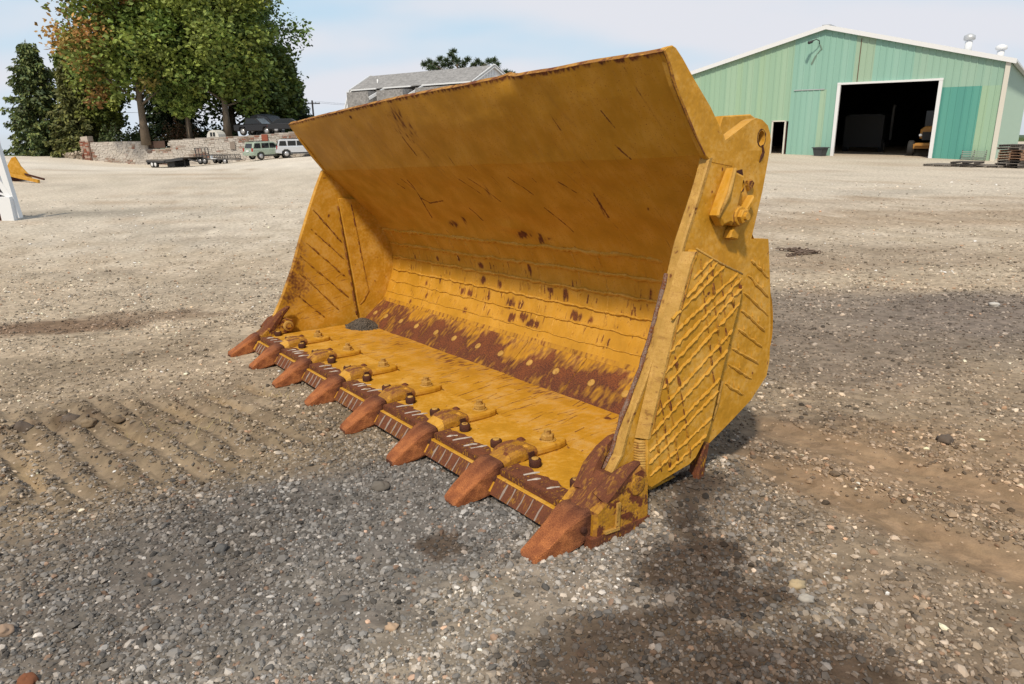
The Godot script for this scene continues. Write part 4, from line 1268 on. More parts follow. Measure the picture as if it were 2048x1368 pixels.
func build_gravel() -> void:
	var sm := vmat(0.9)
	sm.metallic_specular = 0.25
	# rings of ground from the camera's foot outwards: stones thin out and grow slowly with distance
	var bands := []
	var f0 := 1.35
	while f0 < 26.0:
		var f1 := f0 * 1.09
		var rr := 0.0052 + 0.0006 * f0
		var cover := 1.15 * exp(-f0 / 2.7) + 0.010 * exp(-f0 / 14.0)
		bands.append([f0, f1, 0.86 * (f1 * f1 - f0 * f0) * cover / (rr * rr), rr])
		f0 = f1
	for k in 3:
		var mesh := stone_mesh(900 + k, [0.72, 0.85, 0.62][k])
		rng.seed = 77 + k
		var tf := []
		var co := PackedColorArray()
		for b in bands:
			var n := int(b[2] / 3.0)
			for i in n:
				var f := sqrt(lerpf(b[0] * b[0], b[1] * b[1], rng.randf()))
				var x := rng.randf_range(-0.86, 0.86) * f + rng.randf_range(-0.3, 0.3)
				var g := patch_noise.get_noise_2d(x * 0.9, f * 0.9) + 0.5 * fine_noise.get_noise_2d(x * 2.0, f * 2.0)
				var keep := 0.75 + 0.8 * g
				var dice := rng.randf()
				if dice > keep + 0.5 * float(f < 7):
					continue
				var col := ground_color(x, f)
				if f < 7:
					var a := seg(x, f, Vector2(1.43, 3.83), Vector2(2.22, 2.77))
					var e := seg(x, f, Vector2(1.08, 3.45), Vector2(1.84, 2.25))
					keep *= 1.0 - 0.93 * maxf(exp(-pow(a.x / 0.19, 4)), exp(-pow(e.x / 0.13, 4))) * smoothstep(-0.3, 0.2, a.y)
					var r := seg(x, f, Vector2(1.22, 3.64), Vector2(1.98, 2.46))
					if r.x < 0.07 and r.y > 0:
						keep += 0.5
					keep *= lerpf(1.0, 0.5, smoothstep(0.95, 1.5, x)) * lerpf(1.0, 0.55, smoothstep(-0.8, -1.6, x) * smoothstep(2.9, 3.5, f))
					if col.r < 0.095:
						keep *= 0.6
					if col.r > 0.235:
						keep *= 0.75
				if f < 6 and x < -0.8:
					keep *= 1.0 - 0.8 * smoothstep(-0.2, 0.6, -tread(x, f))
				if dice > keep:
					continue
				var s: float = b[3] * exp(clampf(rng.randfn(), -2.2, 2.2) * 0.5) * 0.92
				if rng.randf() < 0.012:
					s = minf(s * rng.randf_range(1.4, 2.0), 0.026)
				var y := gh(x, f) + s * 0.18
				var bs := Basis.from_euler(Vector3(rng.randf_range(-0.4, 0.4), rng.randf() * TAU, rng.randf_range(-0.4, 0.4))).scaled(Vector3(s, s * rng.randf_range(0.7, 1.1), s * rng.randf_range(0.7, 1.3)))
				tf.append(Transform3D(bs, Vector3(x, y, -f)))
				var t := exp(rng.randfn() * 0.38) * lerpf(1.2, 1.0, smoothstep(3.5, 7.0, f))
				var gray := (col.r + col.g + col.b) / 3.0
				var mixc := col.lerp(Color(gray, gray * 0.985, gray * 0.96), rng.randf_range(0.1, lerpf(0.75, 0.3, maxf(smoothstep(3.2, 4.6, f), smoothstep(0.9, 1.4, x)))))
				var q := rng.randf()
				if q < 0.035:
					mixc = mixc.lerp(Color(gray * 1.5, gray * 0.85, gray * 0.5), 0.6)
				elif q < 0.08:
					t *= 1.5
				elif q < 0.15:
					t *= 0.5
				co.append(Color(minf(mixc.r * t, 0.62), minf(mixc.g * t, 0.6), minf(mixc.b * t, 0.57)))
		var mm := MultiMesh.new()
		mm.transform_format = MultiMesh.TRANSFORM_3D
		mm.use_colors = true
		mm.mesh = mesh
		mm.instance_count = tf.size()
		for i in tf.size():
			mm.set_instance_transform(i, tf[i])
			mm.set_instance_color(i, co[i])
		var o := MultiMeshInstance3D.new()
		o.multimesh = mm
		o.material_override = sm
		o.name = numbered("gravel")
		o.set_meta("kind", "stuff")
		add_child(o)
		tag(o, ["loose grey crushed gravel strewn over the yard", "loose pale rounded pebbles strewn over the yard", "loose flat stone chips strewn over the yard"][k], "gravel")

# ---------------------------------------------------------------- beyond the yard
func build_background() -> void:
	M.white = mat(lin(232, 234, 236, 0.78), 0.6)
	M.trim = mat(lin(214, 210, 198, 0.8), 0.6)
	M.galv = mat(Color(0.45, 0.46, 0.47), 0.45, 0.4)
	M.dark_glass = mat(Color(0.012, 0.014, 0.016), 0.12)
	M.rubber = mat(Color(0.018, 0.018, 0.018), 0.85)
	M.rim = mat(Color(0.45, 0.45, 0.46), 0.35, 0.6)
	M.dark_metal = mat(Color(0.03, 0.03, 0.032), 0.55)
	M.wood_grey = wood(Color(0.19, 0.165, 0.14), 81)
	M.wood_red = wood(Color(0.29, 0.17, 0.105), 82)
	M.wood_dark = wood(Color(0.075, 0.062, 0.052), 83)
	M.leafy = leaf_mat(0.5)
	M.bark = triplanar(bark_mat(), 0.8)
	build_barn()
	build_house()
	build_wall()
	build_trees()
	build_vehicles()
	build_yard_things()

func wood(c: Color, seed_: int) -> StandardMaterial3D:
	var w := 256
	var n := noise(seed_, 0.05, FastNoiseLite.TYPE_SIMPLEX_SMOOTH, 4)
	var out := PackedByteArray()
	for y in w:
		for x in w:
			var v := 1.0 + 0.35 * n.get_noise_2d(x * 3.0, y * 0.25) + 0.25 * n.get_noise_2d(x * 0.4, y * 0.4 + 99)
			for k in 3:
				out.append(int(clampf(pow(c[k] * v, 0.4545), 0, 1) * 255))
	var m := StandardMaterial3D.new()
	m.albedo_texture = ImageTexture.create_from_image(Image.create_from_data(w, w, false, Image.FORMAT_RGB8, out))
	m.roughness = 0.9
	return triplanar(m, 0.9)

func bark_mat() -> StandardMaterial3D:
	return wood(Color(0.15, 0.115, 0.08), 84)

func leaf_mat(back: float) -> StandardMaterial3D:
	var m := vmat(0.7)
	m.backlight_enabled = true
	m.backlight = Color(back, back, back * 0.5)
	m.cull_mode = BaseMaterial3D.CULL_DISABLED
	return m

# ------------------------------------------------ green barn
# wall coordinates: s along the front from the right corner, height above the camera's foot, depth into the barn
const BD := Vector3(-0.804, 0, -0.595)
const BN := Vector3(0.595, 0, -0.804)
const BC := Vector3(28.31, 0, -43.0)
func bp(s: float, h: float, d := 0.0) -> Vector3:
	return BC + BD * s + BN * d + Vector3(0, h, 0)

func roofline(s: float) -> float:
	return 4.62 + (2.55 - 0.255 * absf(s - 10.0))

func build_barn() -> void:
	# local axes: x along the front to the left (seen from the yard), y up, z out of the front towards the yard
	var tr := Transform3D(Basis(-BD, Vector3.UP, -BN), BC)
	# with x = -BD the wall runs to negative x
	var barn := thing("metal_barn", "pale green ribbed metal barn with a wide open doorway and white trim", "barn", tr)
	var mint := [lin(164, 197, 170, 0.72), lin(169, 200, 173, 0.72), lin(160, 194, 168, 0.72), lin(167, 198, 167, 0.72)]
	var teal := [lin(152, 196, 180, 0.72), lin(149, 193, 177, 0.72), lin(156, 198, 182, 0.72)]
	var pale := [lin(158, 194, 175, 0.72), lin(162, 195, 176, 0.72), lin(156, 191, 173, 0.72)]
	var tan_ := [lin(164, 191, 167, 0.74)]
	var dark := [lin(92, 160, 148, 0.78), lin(89, 156, 145, 0.78), lin(96, 163, 150, 0.78)]
	var mats := {}
	var base := -1.1
	rng.seed = 301
	var panel := func(s0: float, s1: float, h0: float, top: Callable, set_: Array, out: float) -> void:
		# one ribbed sheet: a flat with a raised rib along one edge
		var c: Color = set_[rng.randi() % set_.size()]
		if not mats.has(c):
			mats[c] = mat(c, 0.55)
			mats[c].metallic_specular = 0.35
		var mb := MB.new()
		var z := out
		var rw := 0.035
		for q in [[s0, s0 + rw, z + 0.001, z + 0.03], [s0 + rw, s0 + 2 * rw, z + 0.03, z + 0.03], [s0 + 2 * rw, s0 + 3 * rw, z + 0.03, z + 0.001], [s0 + 3 * rw, s1, z + 0.001, z + 0.001]]:
			var a := Vector3(-q[0], h0, q[2])
			var b := Vector3(-q[1], h0, q[3])
			var c2 := Vector3(-q[1], top.call(q[1]), q[3])
			var d := Vector3(-q[0], top.call(q[0]), q[2])
			mb.quad(b, a, d, c2)
		mb.quad(Vector3(-s0, h0, z - 0.02), Vector3(-s1, h0, z - 0.02), Vector3(-s1, top.call(s1), z - 0.02), Vector3(-s0, top.call(s0), z - 0.02))
		obj("wall_panel", mb, mats[c], barn)
	var pw := 0.37
	var n := int(20.0 / pw)
	for i in n + 1:
		var s0 := i * pw
		var s1 := minf(s0 + pw, 20.0)
		if s1 - s0 < 0.15:
			continue
		var mid := (s0 + s1) / 2
		var up := func(s: float) -> float: return roofline(s)
		var set_ := pale
		if mid > 12.0: set_ = mint
		elif mid > 8.1: set_ = teal
		elif mid > 7.2: set_ = tan_
		elif mid > 4.7: set_ = teal
		var h0 := base
		if mid > 3.2 and mid < 8.87:
			h0 = 3.78
		elif mid > 12.02 and mid < 12.86:
			h0 = 1.56
		if mid > 0.1 and mid < 3.2:
			panel.call(s0, s1, 3.32, up, set_, 0.0)
			panel.call(s0, s1, base, func(_s: float) -> float: return 3.32, dark if mid > 1.15 else mint, 0.012 if mid > 1.15 else 0.0)
		elif mid > 9.7 and mid < 11.65:
			panel.call(s0, s1, 3.48, up, set_, 0.0)
			panel.call(s0, s1, base, func(_s: float) -> float: return 3.48, teal if mid > 10.1 else mint, 0.014)
		else:
			panel.call(s0, s1, h0, up, set_, 0.0)
	# side wall
	var side := lin(166, 190, 176, 0.8)
	mats[side] = mat(side, 0.55)
	for i in 84:
		var d0 := i * 0.37
		var mb := MB.new()
		for q in [[d0, d0 + 0.035, 0.001, 0.03], [d0 + 0.035, d0 + 0.07, 0.03, 0.03], [d0 + 0.07, d0 + 0.105, 0.03, 0.001], [d0 + 0.105, d0 + 0.37, 0.001, 0.001]]:
			mb.quad(Vector3(q[2], base, -q[0]), Vector3(q[3], base, -q[1]), Vector3(q[3], 4.62, -q[1]), Vector3(q[2], 4.62, -q[0]))
		mb.quad(Vector3(-0.03, base, -d0 - 0.37), Vector3(-0.03, base, -d0), Vector3(-0.03, 4.62, -d0), Vector3(-0.03, 4.62, -d0 - 0.37))
		obj("wall_panel", mb, mats[side], barn)
	# inside lining, far walls and roof
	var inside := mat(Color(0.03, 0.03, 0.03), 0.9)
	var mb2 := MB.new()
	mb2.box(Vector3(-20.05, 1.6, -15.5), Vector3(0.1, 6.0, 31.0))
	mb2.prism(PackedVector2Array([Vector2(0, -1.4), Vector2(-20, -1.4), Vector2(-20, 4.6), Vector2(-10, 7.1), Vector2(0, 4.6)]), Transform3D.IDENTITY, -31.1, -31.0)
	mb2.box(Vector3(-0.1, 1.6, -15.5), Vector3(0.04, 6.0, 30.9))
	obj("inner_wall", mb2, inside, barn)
	for sgn in [0, 1]:
		mb2 = MB.new()
		var a := 0.0 if sgn == 0 else 20.0
		var e := -0.35 if sgn == 0 else 20.35
		var pts := PackedVector2Array([Vector2(-e, roofline(e) + 0.02), Vector2(-10.0, roofline(10.0) + 0.02), Vector2(-10.0, roofline(10.0) + 0.14), Vector2(-e, roofline(e) + 0.14)])
		mb2.prism(pts, Transform3D.IDENTITY, 0.22, -31.2)
		obj("roof", mb2, M.roof_white if M.has("roof_white") else M.white, barn)
		mb2 = MB.new()
		pts = PackedVector2Array([Vector2(-e, roofline(e) - 0.10), Vector2(-10.0, roofline(10.0) - 0.10), Vector2(-10.0, roofline(10.0) + 0.16), Vector2(-e, roofline(e) + 0.16)])
		mb2.prism(pts, Transform3D.IDENTITY, 0.225, 0.26)
		obj("rake_trim", mb2, M.white, barn)
	mb2 = MB.new()
	mb2.box(Vector3(-10.0, 7.32, -15.4), Vector3(0.5, 0.06, 31.2))
	obj("ridge_cap", mb2, M.galv, barn)
	# corner trim and downspout
	mb2 = MB.new()
	mb2.box(Vector3(-0.02, 1.7, 0.05), Vector3(0.24, 5.8, 0.16))
	obj("corner_trim", mb2, M.trim, barn)
	mb2 = MB.new()
	mb2.box(Vector3(0.2, 4.6, -15.0), Vector3(0.16, 0.14, 30.4))
	obj("gutter", mb2, M.galv, barn)
	# big doorway
	mb2 = MB.new()
	mb2.box(Vector3(-3.22, 1.5, 0.06), Vector3(0.2, 4.7, 0.2))
	obj("door_jamb", mb2, M.white, barn)
	mb2 = MB.new()
	mb2.box(Vector3(-8.87, 1.5, 0.06), Vector3(0.2, 4.7, 0.2))
	obj("door_jamb", mb2, M.white, barn)
	mb2 = MB.new()
	mb2.box(Vector3(-6.04, 3.78, 0.06), Vector3(5.86, 0.12, 0.22))
	obj("door_head", mb2, M.white, barn)
	mb2 = MB.new()
	mb2.box(Vector3(-10.7, 3.5, 0.05), Vector3(1.9, 0.05, 0.05))
	obj("door_track", mb2, M.galv, barn)
	mb2 = MB.new()
	for q in [[-12.02, 0.5, 0.1, 2.2], [-12.87, 0.5, 0.1, 2.2]]:
		mb2.box(Vector3(q[0], q[1], 0.04), Vector3(q[2], q[3], 0.12))
	mb2.box(Vector3(-12.45, 1.58, 0.04), Vector3(0.95, 0.08, 0.12))
	obj("side_door_frame", mb2, M.trim, barn)
	mb2 = MB.new()
	mb2.box(Vector3(-12.0, 0.5, -0.35), Vector3(0.05, 2.1, 0.7))
	obj("side_door", mb2, mat(Color(0.09, 0.02, 0.015), 0.7), barn)
	# rust run down the gable over the door
	mb2 = MB.new()
	mb2.box(Vector3(-7.86, 5.1, 0.036), Vector3(0.05, 2.6, 0.006))
	obj("rust_run", mb2, mat(Color(0.10, 0.06, 0.035), 0.8), barn)
	# lamp on a bent arm under the ridge, with the stain below it
	mb2 = MB.new(true)
	mb2.tube([Vector3(-10.35, 6.25, 0.02), Vector3(-10.3, 6.42, 0.3), Vector3(-10.45, 6.5, 0.5), Vector3(-10.6, 6.42, 0.55)], [0.03, 0.03, 0.03, 0.03], 6)
	mb2.tube([Vector3(-10.6, 6.44, 0.55), Vector3(-10.7, 6.36, 0.57), Vector3(-10.78, 6.3, 0.84)], [0.04, 0.09, 0.10], 8)
	obj("gable_lamp", mb2, M.dark_metal, barn)
	mb2 = MB.new()
	mb2.beam(Vector3(-10.3, 6.2, 0.034), Vector3(-10.15, 5.9, 0.034), 0.06, 0.006, Vector3.BACK)
	mb2.beam(Vector3(-10.2, 5.95, 0.034), Vector3(-10.5, 5.55, 0.034), 0.05, 0.006, Vector3.BACK)
	mb2.beam(Vector3(-10.5, 5.55, 0.034), Vector3(-10.72, 5.05, 0.034), 0.10, 0.006, Vector3.BACK)
	obj("stain", mb2, mat(Color(0.13, 0.19, 0.15), 0.8), barn)
	# vents on the roof
	for q in [[2.35, 2.4, 1.15], [0.75, 4.0, 0.95]]:
		var o := Vector3(-q[0], roofline(q[0]) + 0.05, -q[1])
		mb2 = MB.new(true)
		mb2.tube([o, o + Vector3(0, q[2] * 0.62, 0)], [0.2, 0.2], 12)
		var vo := obj("roof_vent", mb2, M.white, barn)
		mb2 = MB.new(true)
		mb2.tube([o + Vector3(0, q[2] * 0.66, 0), o + Vector3(0, q[2] * 0.72, 0), o + Vector3(0, q[2] * 0.9, 0), o + Vector3(0, q[2], 0)], [0.26, 0.32, 0.30, 0.08], 12)
		obj("vent_hood", mb2, M.galv if q[0] > 2 else M.white, vo)
	# ---- the things in and by the barn
	loader_in_door()
	var box := thing("dark_machine", "dim grey boxy machine with an upright pipe deep inside the barn doorway", "machine", Transform3D(Basis(-BD, Vector3.UP, -BN), bp(8.6, -0.75, 9.0)))
	mb2 = MB.new()
	mb2.box(Vector3(0, 1.5, 0), Vector3(2.6, 2.2, 3.2))
	obj("cab", mb2, mat(Color(0.014, 0.014, 0.014), 0.6), box)
	mb2 = MB.new(true)
	mb2.tube([Vector3(1.7, 0.9, 0.8), Vector3(1.7, 3.1, 0.8), Vector3(1.75, 3.3, 0.8)], [0.09, 0.09, 0.1], 8)
	obj("exhaust_pipe", mb2, mat(Color(0.09, 0.09, 0.09), 0.6), box)
	mb2 = MB.new()
	mb2.box(Vector3(0, 2.65, 0.2), Vector3(2.2, 0.1, 2.4))
	obj("cab_roof", mb2, M.dark_metal, box)
	for x in [-1.2, 1.2]:
		wheel(box, Vector3(x, 0.45, 0.9), 0.5, 0.35, Vector3.RIGHT)
	tub()

func wheel(parent: Node, c: Vector3, r: float, w: float, axis: Vector3, rim: Material = null) -> void:
	var mb := MB.new(true)
	var a := axis.normalized() * w * 0.5
	mb.tube([c - a, c - a * 0.95, c - a * 0.6, c + a * 0.6, c + a * 0.95, c + a], [r * 0.62, r * 0.92, r, r, r * 0.92, r * 0.62], 20)
	var o := obj("wheel", mb, M.rubber, parent)
	mb = MB.new(true)
	mb.tube([c - a * 1.03, c - a * 1.02, c + a * 1.02, c + a * 1.03], [r * 0.2, r * 0.6, r * 0.6, r * 0.2], 16)
	obj("rim", mb, rim if rim else M.rim, o)

func loader_in_door() -> void:
	var t := thing("yellow_tractor", "front of a yellow tractor parked just inside the right edge of the barn doorway", "tractor", Transform3D(Basis(-BD, Vector3.UP, -BN), bp(3.7, -0.74, 2.2)))
	var yel := mat(Color(0.36, 0.17, 0.03), 0.6)
	var mb := MB.new()
	mb.prism(PackedVector2Array([Vector2(-0.55, 1.0), Vector2(0.75, 1.0), Vector2(0.75, 1.75), Vector2(-0.3, 1.75), Vector2(-0.55, 1.55)]), Transform3D(Basis(Vector3.RIGHT, Vector3.UP, Vector3.BACK), Vector3(0, 0.1, -2.0)), 0, 1.9, 0.05)
	obj("hood", mb, yel, t)
	mb = MB.new()
	mb.box(Vector3(0.0, 0.62, -1.0), Vector3(1.7, 0.28, 2.0))
	mb.box(Vector3(0.1, 0.75, 0.1), Vector3(1.6, 0.16, 0.5))
	obj("frame", mb, yel, t)
	mb = MB.new()
	mb.box(Vector3(0.0, 1.25, -0.04), Vector3(0.8, 0.5, 0.08))
	obj("grille", mb, M.black, t)
	mb = MB.new(true)
	mb.cyl(Vector3(-0.5, 1.3, -0.05), Vector3(-0.5, 1.3, 0.03), 0.1, 0.09, 12)
	obj("headlight", mb, M.white, t)
	for x in [-1.0, 1.0]:
		wheel(t, Vector3(x, 0.5, -0.4), 0.5, 0.34, Vector3.RIGHT, mat(Color(0.4, 0.38, 0.34), 0.7))
	mb = MB.new()
	mb.box(Vector3(0.1, 2.0, -2.6), Vector3(1.4, 1.6, 1.1))
	obj("cab", mb, M.dark_glass, t)

func tub() -> void:
	var g := gh(20.35, 48.4)
	var t := thing("plastic_tub", "black plastic tub on the ground against the green barn wall", "tub", at(20.3, g, 48.1, 0.6))
	var mb := MB.new()
	var rings := []
	for q in [[0.0, 0.26], [0.5, 0.34]]:
		rings.append(PackedVector3Array([Vector3(q[1], q[0], q[1]), Vector3(q[1], q[0], -q[1]), Vector3(-q[1], q[0], -q[1]), Vector3(-q[1], q[0], q[1])]))
	mb.loft(rings)
	obj("body", mb, mat(Color(0.04, 0.045, 0.05), 0.6), t)
	mb = MB.new()
	for q in [[0, 0.36, 0.78, 0.06], [0, -0.36, 0.78, 0.06], [0.36, 0, 0.06, 0.66], [-0.36, 0, 0.06, 0.66]]:
		mb.box(Vector3(q[0], 0.52, q[1]), Vector3(q[2], 0.06, q[3]))
	obj("rim", mb, mat(Color(0.05, 0.055, 0.06), 0.6), t)

# ------------------------------------------------ house with a shingled gambrel roof
func build_house() -> void:
	var c := Vector3(-1.19, 0, -62.0)
	var ax := (Vector3(-12.81, 0, -72.0) - c).normalized()      # along the ridge, away
	var zx := ax.cross(Vector3.UP).normalized()                # towards the yard, left slope side
	if zx.dot(Vector3(-3.34 + 1.19, 0, 1.5)) < 0:
		zx = -zx
	# local x along the ridge, z towards the near slope
	var b := Basis(ax, Vector3.UP, ax.cross(Vector3.UP))
	var hs := thing("gambrel_house", "white house with a grey shingled gambrel roof rising behind the bucket", "house", Transform3D(b, c + Vector3(0, -0.9, 0)))
	var sgn: float = 1.0 if b.z.dot(zx) > 0 else -1.0
	var L := 15.3
	var roof := shingles()
	var gable := mat(lin(226, 227, 229, 0.85), 0.8)
	# profile heights above the base: ridge, break, eave
	var hr := 7.18
	var hb := 5.85
	var zb := 2.6
	var he := 3.4
	var ze := 3.6
	for s in [sgn, -sgn]:
		var mb := MB.new()
		var quadp := func(z0: float, h0: float, z1: float, h1: float, x0: float, x1: float) -> void:
			var n := Vector3(0, absf(z1 - z0), (h0 - h1) * s).normalized() * 0.06
			var q := [Vector3(x0, h0, z0 * s), Vector3(x1, h0, z0 * s), Vector3(x1, h1, z1 * s), Vector3(x0, h1, z1 * s)]
			var mm := [q[0] + n, q[1] + n, q[2] + n, q[3] + n]
			var uvs := [Vector2(x0, 0), Vector2(x1, 0), Vector2(x1, 2), Vector2(x0, 2)]
			mb.quad(mm[0], mm[1], mm[2], mm[3], uvs[0], uvs[1], uvs[2], uvs[3])
			mb.quad(q[3], q[2], q[1], q[0])
			for k in 4:
				mb.quad(q[k], q[(k + 1) % 4], mm[(k + 1) % 4], mm[k])
		quadp.call(0.0, hr, zb, hb, -0.25, L + 0.25)
		obj("upper_roof", mb, roof, hs)
		mb = MB.new()
		quadp.call(zb, hb - 0.04, ze, he, -0.1, L + 0.1)
		obj("lower_roof", mb, roof, hs)
		mb = MB.new()
		for seg_ in [[0.0, 5.6], [7.0, 10.6], [11.6, 15.2]]:
			mb.beam(Vector3(seg_[0], hb + 0.03, (zb + 0.05) * s), Vector3(seg_[1], hb + 0.03, (zb + 0.05) * s), 0.10, 0.12)
		obj("break_flashing", mb, M.white, hs)
		# shed dormers standing out of the lower slope
		for xs in [[0.05, 5.5], [7.05, 10.5], [11.65, 14.7]]:
			var x0: float = xs[0]
			var x1: float = xs[1]
			mb = MB.new()
			mb.box(Vector3((x0 + x1) / 2, hb - 1.0, (zb + 0.4) * s), Vector3(x1 - x0, 1.6, 1.1))
			var d := obj("dormer", mb, roof, hs)
			mb = MB.new()
			if x1 < 14:
				mb.beam(Vector3(x1 + 0.05, hb + 0.02, (zb - 0.2) * s), Vector3(x1 + 0.05, hb - 0.85, (zb + 1.75) * s), 0.1, 0.24)
			else:
				mb.beam(Vector3(x1 + 0.02, hb - 0.1, (zb + 0.9) * s), Vector3(x1 + 0.02, hb - 1.7, (zb + 0.9) * s), 0.06, 0.06)
			obj("dormer_rake", mb, M.white, d)
	# gable ends and walls
	for x in [0.0, L]:
		var mb := MB.new()
		var p := PackedVector2Array([Vector2(-ze, -0.5), Vector2(ze, -0.5), Vector2(ze, he), Vector2(zb, hb), Vector2(0, hr), Vector2(-zb, hb), Vector2(-ze, he)])
		mb.prism(p, Transform3D(Basis(Vector3(0, 0, 1), Vector3.UP, Vector3(-1, 0, 0)), Vector3(x, 0, 0)), -0.05, 0.05)
		var g := obj("gable_wall", mb, gable, hs)
		mb = MB.new()
		var o := -0.2 if x == 0.0 else 0.2
		for s in [1, -1]:
			mb.beam(Vector3(x + o, hr + 0.02, 0), Vector3(x + o, hb - 0.02, zb * s), 0.07, 0.26)
			mb.beam(Vector3(x + o, hb - 0.02, zb * s), Vector3(x + o, he, ze * s), 0.07, 0.22)
		obj("rake_board", mb, M.white, g)
		if x == 0.0:
			mb = MB.new()
			for i in 12:
				mb.box(Vector3(x - 0.07, hr - 1.15 - absf(i - 5.5) * 0.12, -1.9 + i * 0.345), Vector3(0.02, 1.9 - absf(i - 5.5) * 0.02, 0.03))
			obj("batten", mb, gable, g)
	for s in [1, -1]:
		var mb := MB.new()
		mb.box(Vector3(L / 2, 1.4, (ze - 0.1) * s), Vector3(L, 4.0, 0.1))
		obj("wall", mb, gable, hs)
	var mb3 := MB.new(true)
	mb3.tube([Vector3(12.6, 6.1, 1.6 * sgn), Vector3(12.6, 6.75, 1.6 * sgn)], [0.06, 0.06], 8)
	obj("roof_pipe", mb3, M.white, hs)

func shingles() -> StandardMaterial3D:
	var w := 512
	var n := noise(90, 0.06, FastNoiseLite.TYPE_SIMPLEX_SMOOTH, 3)
	rng.seed = 91
	var out := PackedByteArray()
	out.resize(w * w * 3)
	var tone := []
	for i in 32 * 24:
		tone.append(rng.randf_range(0.72, 1.2))
	for y in w:
		var row := y / 16
		for x in w:
			var colx := ((x + (row % 3) * 7) / 22) % 24
			var v: float = tone[row * 24 + colx] * (1.0 + 0.25 * n.get_noise_2d(x, y)) * (0.75 if y % 16 == 0 else 1.0)
			for k in 3:
				out[(y * w + x) * 3 + k] = int(clampf(pow([0.23, 0.225, 0.222][k] * v, 0.4545), 0, 1) * 255)
	var m := StandardMaterial3D.new()
	m.albedo_texture = ImageTexture.create_from_image(Image.create_from_data(w, w, false, Image.FORMAT_RGB8, out))
	m.roughness = 0.95
	m.uv1_scale = Vector3(0.22, 0.45, 1)
	return triplanar(m, 0.22)

# ------------------------------------------------ old stone wall under the trees
const WALL: Array = [[-48.7, 86.0, 0.62], [-43.9, 84.5, 0.68], [-39.2, 83.0, 0.66], [-33.5, 81.0, 0.98], [-28.6, 79.5, 1.07], [-23.3, 78.0, 1.42], [-15.0, 75.5, 1.5]]
func wall_at(x: float) -> Vector3:
	for i in WALL.size() - 1:
		if x <= WALL[i + 1][0] or i == WALL.size() - 2:
			var t: float = (x - WALL[i][0]) / (WALL[i + 1][0] - WALL[i][0])
			return V(x, lerpf(WALL[i][2], WALL[i + 1][2], t), lerpf(WALL[i][1], WALL[i + 1][1], t))
	return Vector3.ZERO

func block(mb: MB, c: Vector3, s: Vector3, b: Basis, col: Color) -> void:
	mb.color(col)
	var e := minf(s.x, s.y) * 0.16
	var p := PackedVector2Array([Vector2(-s.x / 2, -s.y / 2 + e), Vector2(-s.x / 2 + e, -s.y / 2), Vector2(s.x / 2 - e, -s.y / 2), Vector2(s.x / 2, -s.y / 2 + e * 0.7), Vector2(s.x / 2, s.y / 2 - e), Vector2(s.x / 2 - e, s.y / 2), Vector2(-s.x / 2 + e, s.y / 2), Vector2(-s.x / 2, s.y / 2 - e)])
	mb.prism(p, Transform3D(b, c), -0.1, s.z, e * 0.6)

